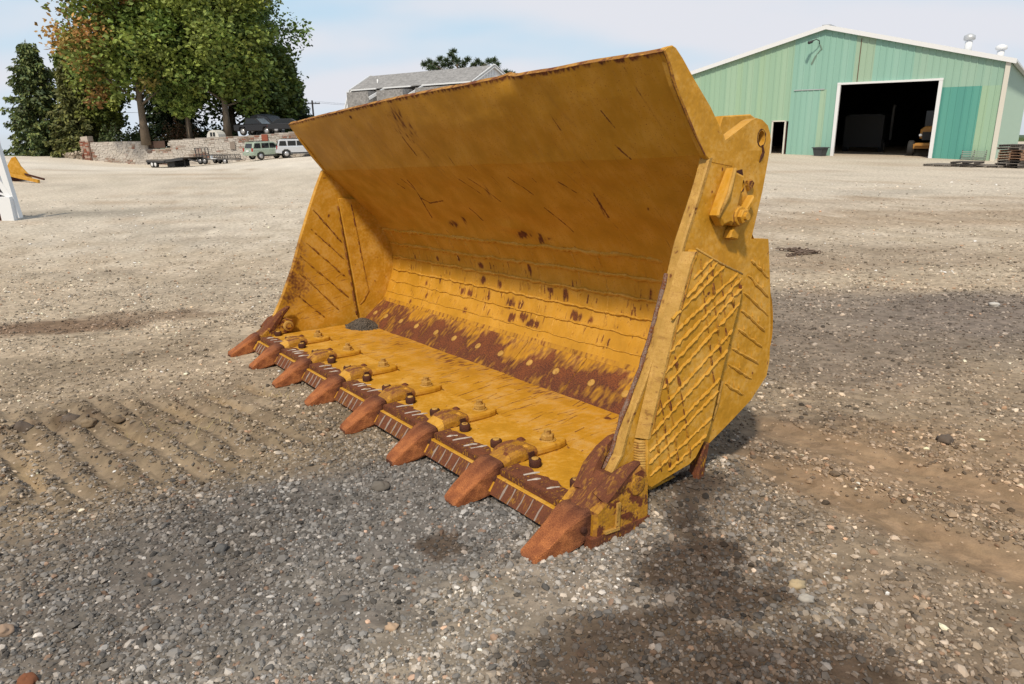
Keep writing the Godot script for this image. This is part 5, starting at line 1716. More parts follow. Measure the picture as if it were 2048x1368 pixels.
func build_wall() -> void:
	rng.seed = 401
	var wl := thing("stone_wall", "old whitewashed stone retaining wall with bare patches below the trees", "wall", at(0, 0, 0))
	var core := MB.new()
	var faces := MB.new()
	var along := (V(-15.0, 0, 75.5) - V(-48.7, 0, 86.0)).normalized()
	var out := along.cross(Vector3.UP).normalized()
	if out.z < 0:
		out = -out
	var b := Basis(along, Vector3.UP, along.cross(Vector3.UP))
	var x := -48.6
	while x < -15.5:
		var a := wall_at(x)
		var a2 := wall_at(x + 1.6)
		var notch := x > -41.9 and x < -38.4
		var g := minf(gh(a.x, -a.z - 0.3), gh(a2.x, -a2.z - 0.3)) - 0.3
		var top := minf(a.y, a2.y) - (0.85 if notch else 0.0)
		core.box(Vector3((a.x + a2.x) / 2, (g + top) / 2, (a.z + a2.z) / 2) - out * 0.4, Vector3(a.distance_to(a2), top - g, 0.7), b)
		x += 1.6
	obj("core", core, mat(Color(0.30, 0.27, 0.24), 0.95), wl)
	var patches := noise(402, 0.16, FastNoiseLite.TYPE_SIMPLEX_SMOOTH, 3)
	x = -48.7
	var h := 0.0
	var row := 0
	while h < 3.2:
		var hh := rng.randf_range(0.13, 0.24)
		x = -48.7 + rng.randf_range(-0.2, 0.2)
		while x < -15.5:
			var w := rng.randf_range(0.25, 0.75)
			var a := wall_at(x + w / 2)
			var g := gh(a.x, -a.z - 0.3) - 0.1
			var y := g + h + hh / 2
			var notch := x > -41.9 and x < -38.2
			if y + hh / 2 < a.y - (0.8 if notch else 0.0):
				var n := patches.get_noise_2d(x * 2.0, y * 3.0)
				var bare := n * 1.6 + smoothstep(-33.0, -28.0, x) * 0.55 + rng.randf_range(-0.3, 0.3) - 0.22 + (0.5 if notch and y > a.y - 1.2 else 0.0)
				if y < -0.6 and x > -33:
					bare -= 0.7
				var white := lin(226, 218, 208, 0.6 * rng.randf_range(0.85, 1.05))
				var stone := [lin(176, 150, 132, 0.55), lin(150, 128, 112, 0.55), lin(168, 118, 98, 0.55), lin(190, 176, 160, 0.55)][rng.randi() % 4] as Color
				var c := white.lerp(stone, clampf(bare * 1.6 + 0.1, 0, 1))
				block(faces, a * Vector3(1, 0, 1) + Vector3(0, y, 0) - out * 0.06 + Vector3(rng.randf_range(-0.01, 0.01), 0, 0), Vector3(w * 0.95, hh * 0.93, rng.randf_range(0.02, 0.07)), Basis(b.x, b.y, b.z) if b.z.dot(out) > 0 else Basis(-b.x, b.y, -b.z), c)
			x += w
		h += hh
		row += 1
	var fo := obj("stone", faces, vmat(0.95), wl)
	fo.set_meta("kind", "stuff")
	# rusty sheet let into the wall
	var p := wall_at(-30.5)
	var mb := MB.new()
	var p2 := wall_at(-25.7)
	mb.box(p2 * Vector3(1, 0, 1) + Vector3(0, 0.55, 0) + out * 0.08, Vector3(0.75, 1.3, 0.05), b)
	obj("rusty_sheet", mb, mat(Color(0.24, 0.065, 0.035), 0.85), wl)
	mb = MB.new()
	var p3 := wall_at(-29.6)
	mb.box(p3 * Vector3(1, 0, 1) + Vector3(0, 0.1, 0) + out * 0.075, Vector3(0.65, 0.8, 0.04), b)
	obj("blocked_opening", mb, mat(Color(0.22, 0.18, 0.15), 0.9), wl)
	mb = MB.new()
	var p4 := wall_at(-40.1)
	mb.box(p4 * Vector3(1, 0, 1) + Vector3(0, 0.28, 0) - out * 0.32, Vector3(3.4, 0.75, 0.1), b)
	obj("opening_back", mb, mat(Color(0.07, 0.04, 0.03), 0.9), wl)
	# brick pier at the left end
	var pier := thing("brick_pier", "broken red brick pier at the left end of the stone wall", "pier", at(0, 0, 0))
	mb = MB.new()
	var pc := V(-48.9, 0, 86.0)
	var g0 := gh(-48.9, 85.5) - 0.1
	for r in 15:
		for k in 3:
			var wv := rng.randf_range(0.32, 0.42)
			var y := g0 + 0.09 + r * 0.155
			if r > 12 and k == 2:
				continue
			var col := lin(176, 110, 88, 0.55 * rng.randf_range(0.7, 1.15)) if rng.randf() < 0.35 else lin(205, 180, 165, 0.55)
			block(mb, pc + b.x * (-0.5 + k * 0.4 + rng.randf_range(-0.05, 0.05)) + Vector3(0, y, 0) + out * 0.1, Vector3(wv, 0.14, rng.randf_range(0.03, 0.12)), Basis(-b.x, b.y, -b.z) if b.z.dot(out) < 0 else b, col)
	mb.color(lin(185, 150, 132, 0.5))
	mb.box(pc + Vector3(0, g0 + 1.1, 0) - out * 0.3, Vector3(1.15, 2.2, 0.8), b)
	var br := obj("brick", mb, vmat(0.95), pier)
	br.set_meta("kind", "stuff")
	mb = MB.new()
	mb.color(lin(215, 200, 188, 0.6))
	mb.box(pc + Vector3(0, g0 + 2.45, 0) - out * 0.3, Vector3(1.0, 0.6, 0.8), b.rotated(out, 0.08))
	obj("plaster_cap", mb, vmat(0.95), pier)
	var rub := MB.new()
	for i in 60:
		var q := rng.randf()
		var pp := V(-49.4 - q * 3.6, 0, 86.2 + q * 1.2 + rng.randf_range(-0.5, 0.5))
		rub.color(lin(206, 190, 170, 0.55 * rng.randf_range(0.8, 1.1)))
		var s := rng.randf_range(0.1, 0.32)
		rub.box(pp + Vector3(0, gh(pp.x, -pp.z) + (1.0 - q) * rng.randf() * 1.1, 0), Vector3(s * 1.4, s, s), Basis.from_euler(Vector3(rng.randf(), rng.randf() * 3, rng.randf())))
	var ro := obj("rubble", rub, vmat(0.95), self)
	tag(ro, "pale rubble heap sloping off the left end of the stone wall", "rubble")
	ro.set_meta("kind", "stuff")
	# the ground held up by the wall
	var te := MB.new(true)
	var nx := 30
	var nz := 16
	for i in nx:
		for j in nz:
			var q := []
			for k in [[i, j], [i + 1, j], [i + 1, j + 1], [i, j + 1]]:
				var xx := lerpf(-48.6, -15.0, float(k[0]) / nx)
				var wq := wall_at(xx)
				var back := pow(float(k[1]) / nz, 1.5) * 40.0
				var y := wq.y - 0.06 + near_noise.get_noise_2d(xx * 0.6, back * 0.6) * 0.12
				if k[0] < 3:
					y -= (3 - k[0]) * 0.12
				if xx > -41.9 and xx < -38.2 and k[1] == 0:
					y -= 0.0
				q.append(wq * Vector3(1, 0, 1) + Vector3(0, y, 0) - out * back - out * 0.35)
			te.quad(q[0], q[1], q[2], q[3])
	for j in nz:
		pass
	struct(obj("terrace_ground", te, mat(Color(0.20, 0.155, 0.105), 0.95)))

# ------------------------------------------------ trees
func leaf(mb: MB, p: Vector3, s: float, c: Color) -> void:
	mb.color(c)
	var b := Basis.from_euler(Vector3(rng.randf_range(-1.2, 1.2), rng.randf() * TAU, rng.randf_range(-1.2, 1.2)))
	var u := b.x * s
	var w := b.z * s * 0.62
	mb.quad(p - u, p - w + b.y * s * 0.1, p + u, p + w + b.y * s * 0.1)

func limb(mb: MB, a: Vector3, dir: Vector3, length: float, r: float, sag: float) -> Array:
	var pts := [a]
	var rad := [r]
	var d := dir.normalized()
	for i in 5:
		d = (d + Vector3(rng.randf_range(-0.18, 0.18), sag + rng.randf_range(-0.08, 0.12), rng.randf_range(-0.18, 0.18))).normalized()
		pts.append(pts[-1] + d * length / 5.0)
		rad.append(r * (1.0 - 0.85 * (i + 1) / 5.0))
	mb.tube(pts, rad, 6)
	return pts

# a broad-leaved tree: limbs leave the trunk, each carries clusters of leaves
func leafy_tree(called: String, label: String, x: float, f: float, base: float, h: float, first: float, cr: float, r: float, seed_: int, hue: Callable, density := 1.0, lean := 0.0, group_ := "") -> void:
	rng.seed = seed_
	var t := thing(called, label, "tree", at(x, base, f), group_)
	var tr := MB.new(true)
	var tp := []
	var trd := []
	for i in 9:
		var q := i / 8.0
		tp.append(Vector3(lean * q * h + 0.12 * sin(q * 5.0 + seed_), q * h * 0.92 - (0.3 if i == 0 else 0.0), 0.12 * cos(q * 4.0 + seed_)))
		trd.append(r * (1.35 if i == 0 else 1.0 - 0.88 * q))
	tr.tube(tp, trd, 9)
	var cr_mb := MB.new()
	var n := int(26 * density) + 8
	var clusters := []
	for i in n:
		var q := lerpf(first, 0.97, pow((i + rng.randf()) / n, 0.9))
		var at_ := (tp[int(q * 8)] as Vector3).lerp(tp[mini(8, int(q * 8) + 1)], fposmod(q * 8, 1.0))
		var prof_ := sqrt(maxf(0.05, 1.0 - pow((q - first * 0.9 - 0.28) / 0.72, 2)))
		var ln := cr * prof_ * rng.randf_range(0.75, 1.05)
		var an := i * 2.4 + rng.randf_range(-0.4, 0.4)
		var pts := limb(tr, at_, Vector3(cos(an), rng.randf_range(0.15, 0.75), sin(an)), ln, r * 0.36 * (1.15 - q), 0.03)
		for k in [2, 3, 4, 5]:
			for m in 2:
				clusters.append([pts[k] + Vector3(rng.randfn(), rng.randfn() * 0.7, rng.randfn()) * cr * 0.12, cr * rng.randf_range(0.14, 0.24) * (0.8 if k == 2 else 1.0)])
	obj("trunk", tr, M.bark, t)
	for c in clusters:
		var cnt := int(56 * density)
		var tone := rng.randf_range(0.7, 1.25)
		var cc: Color = hue.call(c[0] / h, rng)
		for i in cnt:
			var d := Vector3(rng.randfn(), rng.randfn() * 0.75, rng.randfn())
			d = d.normalized() * pow(rng.randf(), 0.45)
			var p: Vector3 = c[0] + d * c[1] * 1.25
			var v := tone * rng.randf_range(0.75, 1.3)
			leaf(cr_mb, p, rng.randf_range(0.17, 0.34), Color(cc.r * v, cc.g * v, cc.b * v))
	obj("crown", cr_mb, M.leafy, t)

# a spruce: whorls of drooping boughs with hanging sprays
func spruce(called: String, label: String, x: float, f: float, base: float, h: float, cr: float, seed_: int, c0: Color, c1: Color, skirt := 0.08, group_ := "") -> void:
	rng.seed = seed_
	var t := thing(called, label, "tree", at(x, base, f), group_)
	var tr := MB.new(true)
	tr.tube([Vector3(0, -0.3, 0), Vector3(0.05, h * 0.5, 0), Vector3(0, h, 0)], [h * 0.022, h * 0.013, 0.02], 8)
	var fo := MB.new()
	var lv := int(h * 2.4)
	for i in lv:
		var q := lerpf(skirt, 0.985, float(i) / lv)
		var ln := cr * pow(1.0 - q, 0.8) * rng.randf_range(0.75, 1.1) + 0.25
		for k in 6:
			var an := TAU * k / 6.0 + i * 1.1 + rng.randf_range(-0.3, 0.3)
			var out := Vector3(cos(an), 0, sin(an))
			var l2 := ln * rng.randf_range(0.55, 1.15)
			var a := Vector3(0, q * h, 0)
			var mid := a + out * l2 * 0.55 + Vector3(0, -l2 * 0.12, 0)
			var tip := a + out * l2 + Vector3(0, -l2 * 0.16, 0)
			tr.tube([a, mid, tip], [0.05, 0.03, 0.01], 4, false)
			var tone := rng.randf_range(0.7, 1.25)
			var ns := int(16 + l2 * 20)
			for s in ns:
				var u := pow(rng.randf(), 0.7)
				var p := a.lerp(mid, u * 2.0) if u < 0.5 else mid.lerp(tip, u * 2.0 - 1.0)
				p += Vector3(rng.randfn(), rng.randfn() - 0.4, rng.randfn()) * 0.16
				var c := c0.lerp(c1, rng.randf()) 
				var v := tone * rng.randf_range(0.7, 1.3)
				fo.color(Color(c.r * v, c.g * v, c.b * v))
				var w := out.cross(Vector3.UP) * rng.randf_range(-1.0, 1.0)
				var dn := (out * rng.randf_range(0.1, 0.9) + Vector3(0, -rng.randf_range(0.15, 0.9), 0) + w * 0.9).normalized()
				var sl := rng.randf_range(0.3, 0.75)
				var sd := dn.cross(Vector3(rng.randfn(), rng.randfn(), rng.randfn())).normalized() * rng.randf_range(0.07, 0.15)
				fo.quad(p - sd, p + dn * sl * 0.5 - sd * 1.2, p + dn * sl, p + dn * sl * 0.5 + sd * 1.2)
	obj("trunk", tr, M.bark, t)
	obj("crown", fo, M.leafy, t)

func bush(called: String, label: String, x: float, f: float, base: float, rx: float, h: float, seed_: int, c0: Color, c1: Color, n := 700) -> void:
	rng.seed = seed_
	var t := thing(called, label, "bush", at(x, base, f), "bushes under the maples")
	var st := MB.new(true)
	for i in 7:
		limb(st, Vector3(rng.randf_range(-0.3, 0.3), 0, rng.randf_range(-0.3, 0.3)), Vector3(rng.randf_range(-0.7, 0.7), 1, rng.randf_range(-0.7, 0.7)), h * 0.9, 0.04, 0.0)
	obj("stems", st, M.bark, t)
	var mb := MB.new()
	for i in n:
		var d := Vector3(rng.randfn(), absf(rng.randfn()), rng.randfn()).normalized() * pow(rng.randf(), 0.4)
		var c := c0.lerp(c1, rng.randf())
		var v := rng.randf_range(0.6, 1.3)
		leaf(mb, Vector3(d.x * rx, d.y * h * (0.8 + 0.3 * sin(d.x * 9.0)), d.z * rx * 0.7), rng.randf_range(0.1, 0.2), Color(c.r * v, c.g * v, c.b * v))
	obj("foliage", mb, M.leafy, t)

func build_trees() -> void:
	var green := Color(0.128, 0.198, 0.036)
	var olive := Color(0.205, 0.238, 0.042)
	var deep := Color(0.064, 0.106, 0.026)
	var fire := Color(0.40, 0.17, 0.06)
	var turning := func(p: Vector3, r: RandomNumberGenerator) -> Color:
		var k := clampf(-p.x * 1.5 + p.y * 0.95 - 0.22, 0, 1)
		var c := green.lerp(olive, r.randf())
		return c.lerp(fire, 0.35 + 0.5 * r.randf()) if r.randf() < k * 0.8 else c
	var mid := func(p: Vector3, r: RandomNumberGenerator) -> Color:
		var c := green.lerp(deep, r.randf() * 0.8)
		return c.lerp(fire, 0.35) if r.randf() < 0.06 else c
	var bright := func(p: Vector3, r: RandomNumberGenerator) -> Color:
		return olive.lerp(green, r.randf() * 0.9)
	var grp := "maples along the top of the stone wall"
	leafy_tree("maple_tree", "tall maple turning red at its upper left, leftmost of the three on the wall", -40.4, 83.2, 0.55, 22.0, 0.17, 7.6, 0.42, 501, turning, 1.5, 0.006, grp)
	leafy_tree("maple_tree", "green maple with a thin straight trunk, middle of the three on the wall", -36.2, 85.0, 0.85, 21.0, 0.15, 6.0, 0.27, 502, mid, 1.4, -0.004, grp)
	leafy_tree("maple_tree", "full olive green maple nearest the dark pickup truck, rightmost on the wall", -31.4, 83.5, 1.0, 22.0, 0.15, 6.8, 0.37, 503, bright, 1.5, -0.002, grp)
	# a small bright branch hanging in front of the middle one
	leafy_tree("young_maple", "small bright green maple sapling between the two right maples", -35.3, 82.8, 0.9, 6.5, 0.32, 1.35, 0.09, 507, bright, 0.55)
	leafy_tree("back_tree", "dark green broad tree standing behind the three maples", -35.0, 95.0, 0.6, 19.0, 0.08, 9.0, 0.4, 504, func(_p: Vector3, r: RandomNumberGenerator) -> Color: return deep.lerp(green, r.randf() * 0.5), 1.5)
	leafy_tree("tall_thin_tree", "thin pale green tree between the left spruce and the red maple", -50.3, 92.0, -0.6, 13.4, 0.1, 3.9, 0.24, 505, func(_p: Vector3, r: RandomNumberGenerator) -> Color: return olive.lerp(deep, r.randf()), 1.2)
	leafy_tree("round_tree", "dark round tree at the right end of the row, behind the pickup truck", -29.6, 93.0, 0.8, 10.5, 0.08, 4.0, 0.26, 506, func(_p: Vector3, r: RandomNumberGenerator) -> Color: return deep.lerp(olive, r.randf() * 0.6), 1.3)
	spruce("spruce_tree", "tall drooping spruce at the far left beyond the ramp", -56.6, 91.0, -1.0, 13.4, 5.2, 511, Color(0.05, 0.09, 0.035), Color(0.13, 0.15, 0.035), 0.05, "spruces beyond the ramp")
	spruce("spruce_tree", "shorter yellowish spruce between the tall spruce and the brick pier", -51.4, 89.5, -0.9, 11.0, 3.9, 512, Color(0.08, 0.10, 0.03), Color(0.16, 0.16, 0.04), 0.07, "spruces beyond the ramp")
	spruce("spruce_tree", "dark green spruce at the right end of the tree row beside the utility pole", -27.6, 96.0, 0.6, 9.2, 3.4, 513, Color(0.03, 0.055, 0.025), Color(0.06, 0.085, 0.03), 0.05)
	spruce("spruce_tree", "dark spruce filling the gap behind the left and middle maples", -43.5, 97.0, 0.2, 14.0, 4.8, 514, Color(0.025, 0.05, 0.022), Color(0.05, 0.075, 0.025), 0.03)
	spruce("spruce_tree", "tip of a dark spruce cut off by the left edge of the picture", -66.0, 93.0, -3.0, 7.0, 2.4, 515, Color(0.05, 0.08, 0.04), Color(0.09, 0.11, 0.04), 0.05)
	var labels := ["dark leafy bush just right of the brick pier", "low dark bush left of the left maple trunk", "reddish twiggy bush behind the left maple trunk", "brown twiggy bush between the left and middle maple trunks", "dark bush behind the middle maple trunk", "dark bush left of the black pickup truck", "tall dark bush behind the pickup truck", "olive bush between the left maple and the wall opening"]
	var bx := [[-46.6, 88.0, 1.8, 2.6], [-43.2, 86.8, 1.7, 2.1], [-39.2, 88.0, 1.9, 3.0], [-37.6, 87.5, 1.6, 2.4], [-35.0, 88.5, 1.6, 1.8], [-32.9, 86.8, 1.4, 1.6], [-28.4, 89.0, 2.2, 3.2], [-42.0, 85.8, 1.0, 1.5]]
	for i in 8:
		var red := i == 2 or i == 3
		bush("bush", labels[i], bx[i][0], bx[i][1], wall_at(bx[i][0]).y - 0.25, bx[i][2], bx[i][3], 520 + i, Color(0.17, 0.08, 0.045) if red else Color(0.03, 0.055, 0.018), Color(0.12, 0.10, 0.04) if red else Color(0.075, 0.10, 0.025), 520 if red else 900)
	pine_behind_house()
	far_ridge()
	utility_pole()

func pine_behind_house() -> void:
	rng.seed = 541
	var t := thing("pine_tree", "tufted pine showing above the ridge of the grey roofed house", "tree", at(-4.6, -0.9, 75.0))
	var tr := MB.new(true)
	tr.tube([Vector3(0, -0.3, 0), Vector3(-0.1, 5, 0), Vector3(-0.3, 8.9, 0)], [0.28, 0.2, 0.05], 8)
	var fo := MB.new()
	var tips := [[-0.7, 9.2], [-0.9, 8.8], [-0.5, 8.5], [-1.3, 8.3], [-0.2, 8.2], [-2.0, 8.5], [-2.5, 8.1], [-3.1, 8.3], [-3.6, 8.1], [-2.7, 7.7], [-1.6, 7.9], [0.4, 8.0], [0.8, 8.3], [1.3, 7.9], [1.7, 8.2], [2.2, 7.9], [2.8, 8.15], [3.3, 8.3], [3.6, 7.9], [0.1, 7.6], [1.0, 7.5], [2.4, 7.5], [-0.9, 7.5], [4.5, 7.2], [5.0, 7.0], [-1.0, 8.0], [-2.2, 7.6], [-3.0, 7.7]]
	for q in tips:
		var p := Vector3(q[0], q[1] + 0.35, rng.randf_range(-0.9, 0.9))
		tr.tube([Vector3(-0.15, q[1] - 0.9, 0), (p + Vector3(-0.15, q[1] - 0.9, 0)) * 0.5 - Vector3(0, 0.15, 0), p], [0.07, 0.04, 0.02], 5, false)
		for i in 150:
			var d := Vector3(rng.randfn(), rng.randfn() * 0.8 + 0.35, rng.randfn()).normalized()
			var a := p + d * rng.randf() * 0.2
			var v := rng.randf_range(0.6, 1.35)
			fo.color(Color(0.055 * v, 0.085 * v, 0.035 * v))
			var sd := d.cross(Vector3(rng.randfn(), rng.randfn(), rng.randfn())).normalized() * 0.03
			var e := a + d * rng.randf_range(0.2, 0.42)
			fo.quad(a - sd, e - sd * 0.5, e + sd * 0.5, a + sd)
	obj("trunk", tr, M.bark, t)
	obj("crown", fo, M.leafy, t)

func far_ridge() -> void:
	var mb := MB.new(true)
	var n := 60
	for i in n:
		var q := []
		for k in [[i, 0], [i + 1, 0], [i + 1, 1], [i, 1], [i, 2], [i + 1, 2]]:
			var a := lerpf(-2.1, 1.6, float(k[0]) / n)
			var r: float = [540.0, 700.0, 860.0][k[1]]
			var y := -40.0
			if k[1] == 1:
				y = -11.0 + 3.5 * near_noise.get_noise_1d(k[0] * 0.35) + 4.0 * near_noise.get_noise_1d(k[0] * 0.11 + 40)
			q.append(Vector3(sin(a) * r, y, -cos(a) * r))
		mb.quad(q[0], q[1], q[2], q[3])
		mb.quad(q[3], q[2], q[5], q[4])
	struct(obj("hills", mb, mat(Color(0.045, 0.075, 0.035), 0.95)))

func utility_pole() -> void:
	var t := thing("utility_pole", "wooden utility pole with one crossarm behind the left corner of the bucket", "utility pole", at(-28.5, -2.2, 110.0, 0.15))
	var mb := MB.new(true)
	mb.tube([Vector3(0, -0.5, 0), Vector3(0, 7.9, 0)], [0.17, 0.12], 8)
	obj("pole", mb, M.wood_dark, t)
	mb = MB.new()
	mb.box(Vector3(0, 7.45, 0.12), Vector3(2.2, 0.12, 0.1))
	var arm := obj("crossarm", mb, M.wood_dark, t)
	for x in [-1.0, -0.5, 0.5, 1.0]:
		mb = MB.new(true)
		mb.tube([Vector3(x, 7.5, 0.12), Vector3(x, 7.7, 0.12), Vector3(x, 7.72, 0.12)], [0.05, 0.05, 0.02], 6)
		obj("insulator", mb, M.galv, arm)
	for k in [-1.0, 1.0]:
		mb = MB.new(true)
		for s in [-1.0, 1.0]:
			var pts := []
			for i in 13:
				var q := i / 12.0
				pts.append(Vector3(k + s * q * 45.0, 7.7 - 1.1 * (1.0 - pow(2.0 * q - 1.0, 2)), 0.12 - q * 6.0))
			var rr := []
			for i in 13:
				rr.append(0.012)
			mb.tube(pts, rr, 4, false)
		obj("wire", mb, M.black, t)

# ------------------------------------------------ cars and trailers
func car_body(t: Node3D, lower: Array, upper: Array, wid: float, m: Material, inset: float) -> void:
	# side outlines in (along, up); x is along the car, z across
	var fr := Transform3D(Basis(Vector3.RIGHT, Vector3.UP, Vector3.BACK), Vector3.ZERO)
	var mb := MB.new()
	var p := PackedVector2Array()
	for q in lower:
		p.append(Vector2(q[0], q[1]))
	mb.prism(p, fr, -wid / 2, wid / 2, 0.06)
	obj("body", mb, m, t)
	mb = MB.new()
	p = PackedVector2Array()
	for q in upper:
		p.append(Vector2(q[0], q[1]))
	mb.prism(p, fr, -wid / 2 + inset, wid / 2 - inset, 0.05)
	obj("cabin", mb, m, t)

func pane(t: Node3D, called: String, pts: Array, m: Material) -> void:
	var mb := MB.new()
	var a: Vector3 = pts[0]
	var n := ((pts[1] as Vector3) - a).cross((pts[2] as Vector3) - a).normalized() * 0.012
	if pts.size() == 4:
		mb.quad(pts[0], pts[1], pts[2], pts[3])
		mb.quad(pts[3] - n, pts[2] - n, pts[1] - n, pts[0] - n)
		for i in 4:
			var j := (i + 1) % 4
			mb.quad(pts[i] - n, pts[j] - n, pts[j], pts[i])
	obj(called, mb, m, t)

func suv(label: String, x: float, f: float, turn: float, c: Color) -> void:
	var g := gh(x, f)
	var t := thing("parked_suv", label, "car", at(x, g, f, turn), "cars parked below the stone wall")
	var m := mat(c, 0.3, 0.25)
	m.clearcoat_enabled = true
	m.clearcoat = 0.5
	var w := 1.84
	car_body(t, [[-2.3, 0.45], [-2.32, 0.7], [-2.26, 1.08], [0.75, 1.1], [2.1, 0.98], [2.3, 0.8], [2.33, 0.5], [2.2, 0.34], [1.8, 0.34], [1.72, 0.6], [1.5, 0.76], [1.2, 0.76], [0.98, 0.6], [0.9, 0.32], [-0.95, 0.32], [-1.02, 0.6], [-1.25, 0.76], [-1.55, 0.76], [-1.78, 0.6], [-1.85, 0.36]], [[-2.24, 1.06], [-2.05, 1.66], [-1.85, 1.74], [0.0, 1.74], [0.25, 1.68], [0.95, 1.08]], w, m, 0.1)
	var z := w / 2 - 0.095
	for s in [-1, 1]:
		var zz: float = z * s
		var tilt := 0.0
		for q in [[-2.06, -1.32, -1.95, -1.38], [-1.2, -0.42, -1.2, -0.42], [-0.32, 0.62, -0.32, 0.12]]:
			var pts := [Vector3(q[0], 1.14, zz), Vector3(q[1], 1.14, zz), Vector3(q[3], 1.6, zz), Vector3(q[2], 1.6, zz)]
			if s < 0:
				pts.reverse()
			for i in 4:
				pts[i] += Vector3(0, 0, s * 0.012)
			pane(t, "side_window", pts, M.dark_glass)
		for xx in [-1.4, 1.36]:
			wheel(t, Vector3(xx, 0.36, (w / 2 - 0.12) * s), 0.36, 0.24, Vector3(0, 0, s))
		var mb := MB.new()
		mb.box(Vector3(-2.27, 0.98, s * 0.8), Vector3(0.1, 0.32, 0.2))
		obj("taillight", mb, mat(Color(0.35, 0.02, 0.015), 0.3), t)
		mb = MB.new()
		mb.box(Vector3(2.2, 0.8, s * 0.66), Vector3(0.16, 0.16, 0.36))
		obj("headlight", mb, mat(Color(0.7, 0.7, 0.7), 0.2), t)
		mb = MB.new()
		mb.beam(Vector3(-1.7, 1.79, s * 0.66), Vector3(-0.1, 1.79, s * 0.66), 0.05, 0.05)
		obj("roof_rail", mb, M.dark_metal, t)
		mb = MB.new()
		mb.box(Vector3(0.55, 1.14, s * 1.0), Vector3(0.12, 0.15, 0.2))
		obj("mirror", mb, m, t)
		mb = MB.new()
		mb.box(Vector3(-0.02, 0.42, s * 0.915), Vector3(2.2, 0.14, 0.03))
		obj("door_sill", mb, M.dark_metal, t)
	var bk := [Vector3(-2.215, 1.16, -0.62), Vector3(-2.215, 1.16, 0.62), Vector3(-2.085, 1.58, 0.56), Vector3(-2.085, 1.58, -0.56)]
	for i in 4:
		bk[i] += Vector3(-0.03, 0, 0)
	pane(t, "rear_window", bk, M.dark_glass)
	pane(t, "windscreen", [Vector3(0.97, 1.12, 0.7), Vector3(0.97, 1.12, -0.7), Vector3(0.32, 1.66, -0.62), Vector3(0.32, 1.66, 0.62)], M.dark_glass)
	var mb := MB.new()
	mb.box(Vector3(-2.34, 0.56, 0), Vector3(0.14, 0.24, 1.7))
	obj("rear_bumper", mb, m, t)
	mb = MB.new()
	mb.box(Vector3(-2.345, 0.86, 0), Vector3(0.03, 0.16, 0.5))
	obj("licence_plate", mb, M.white, t)

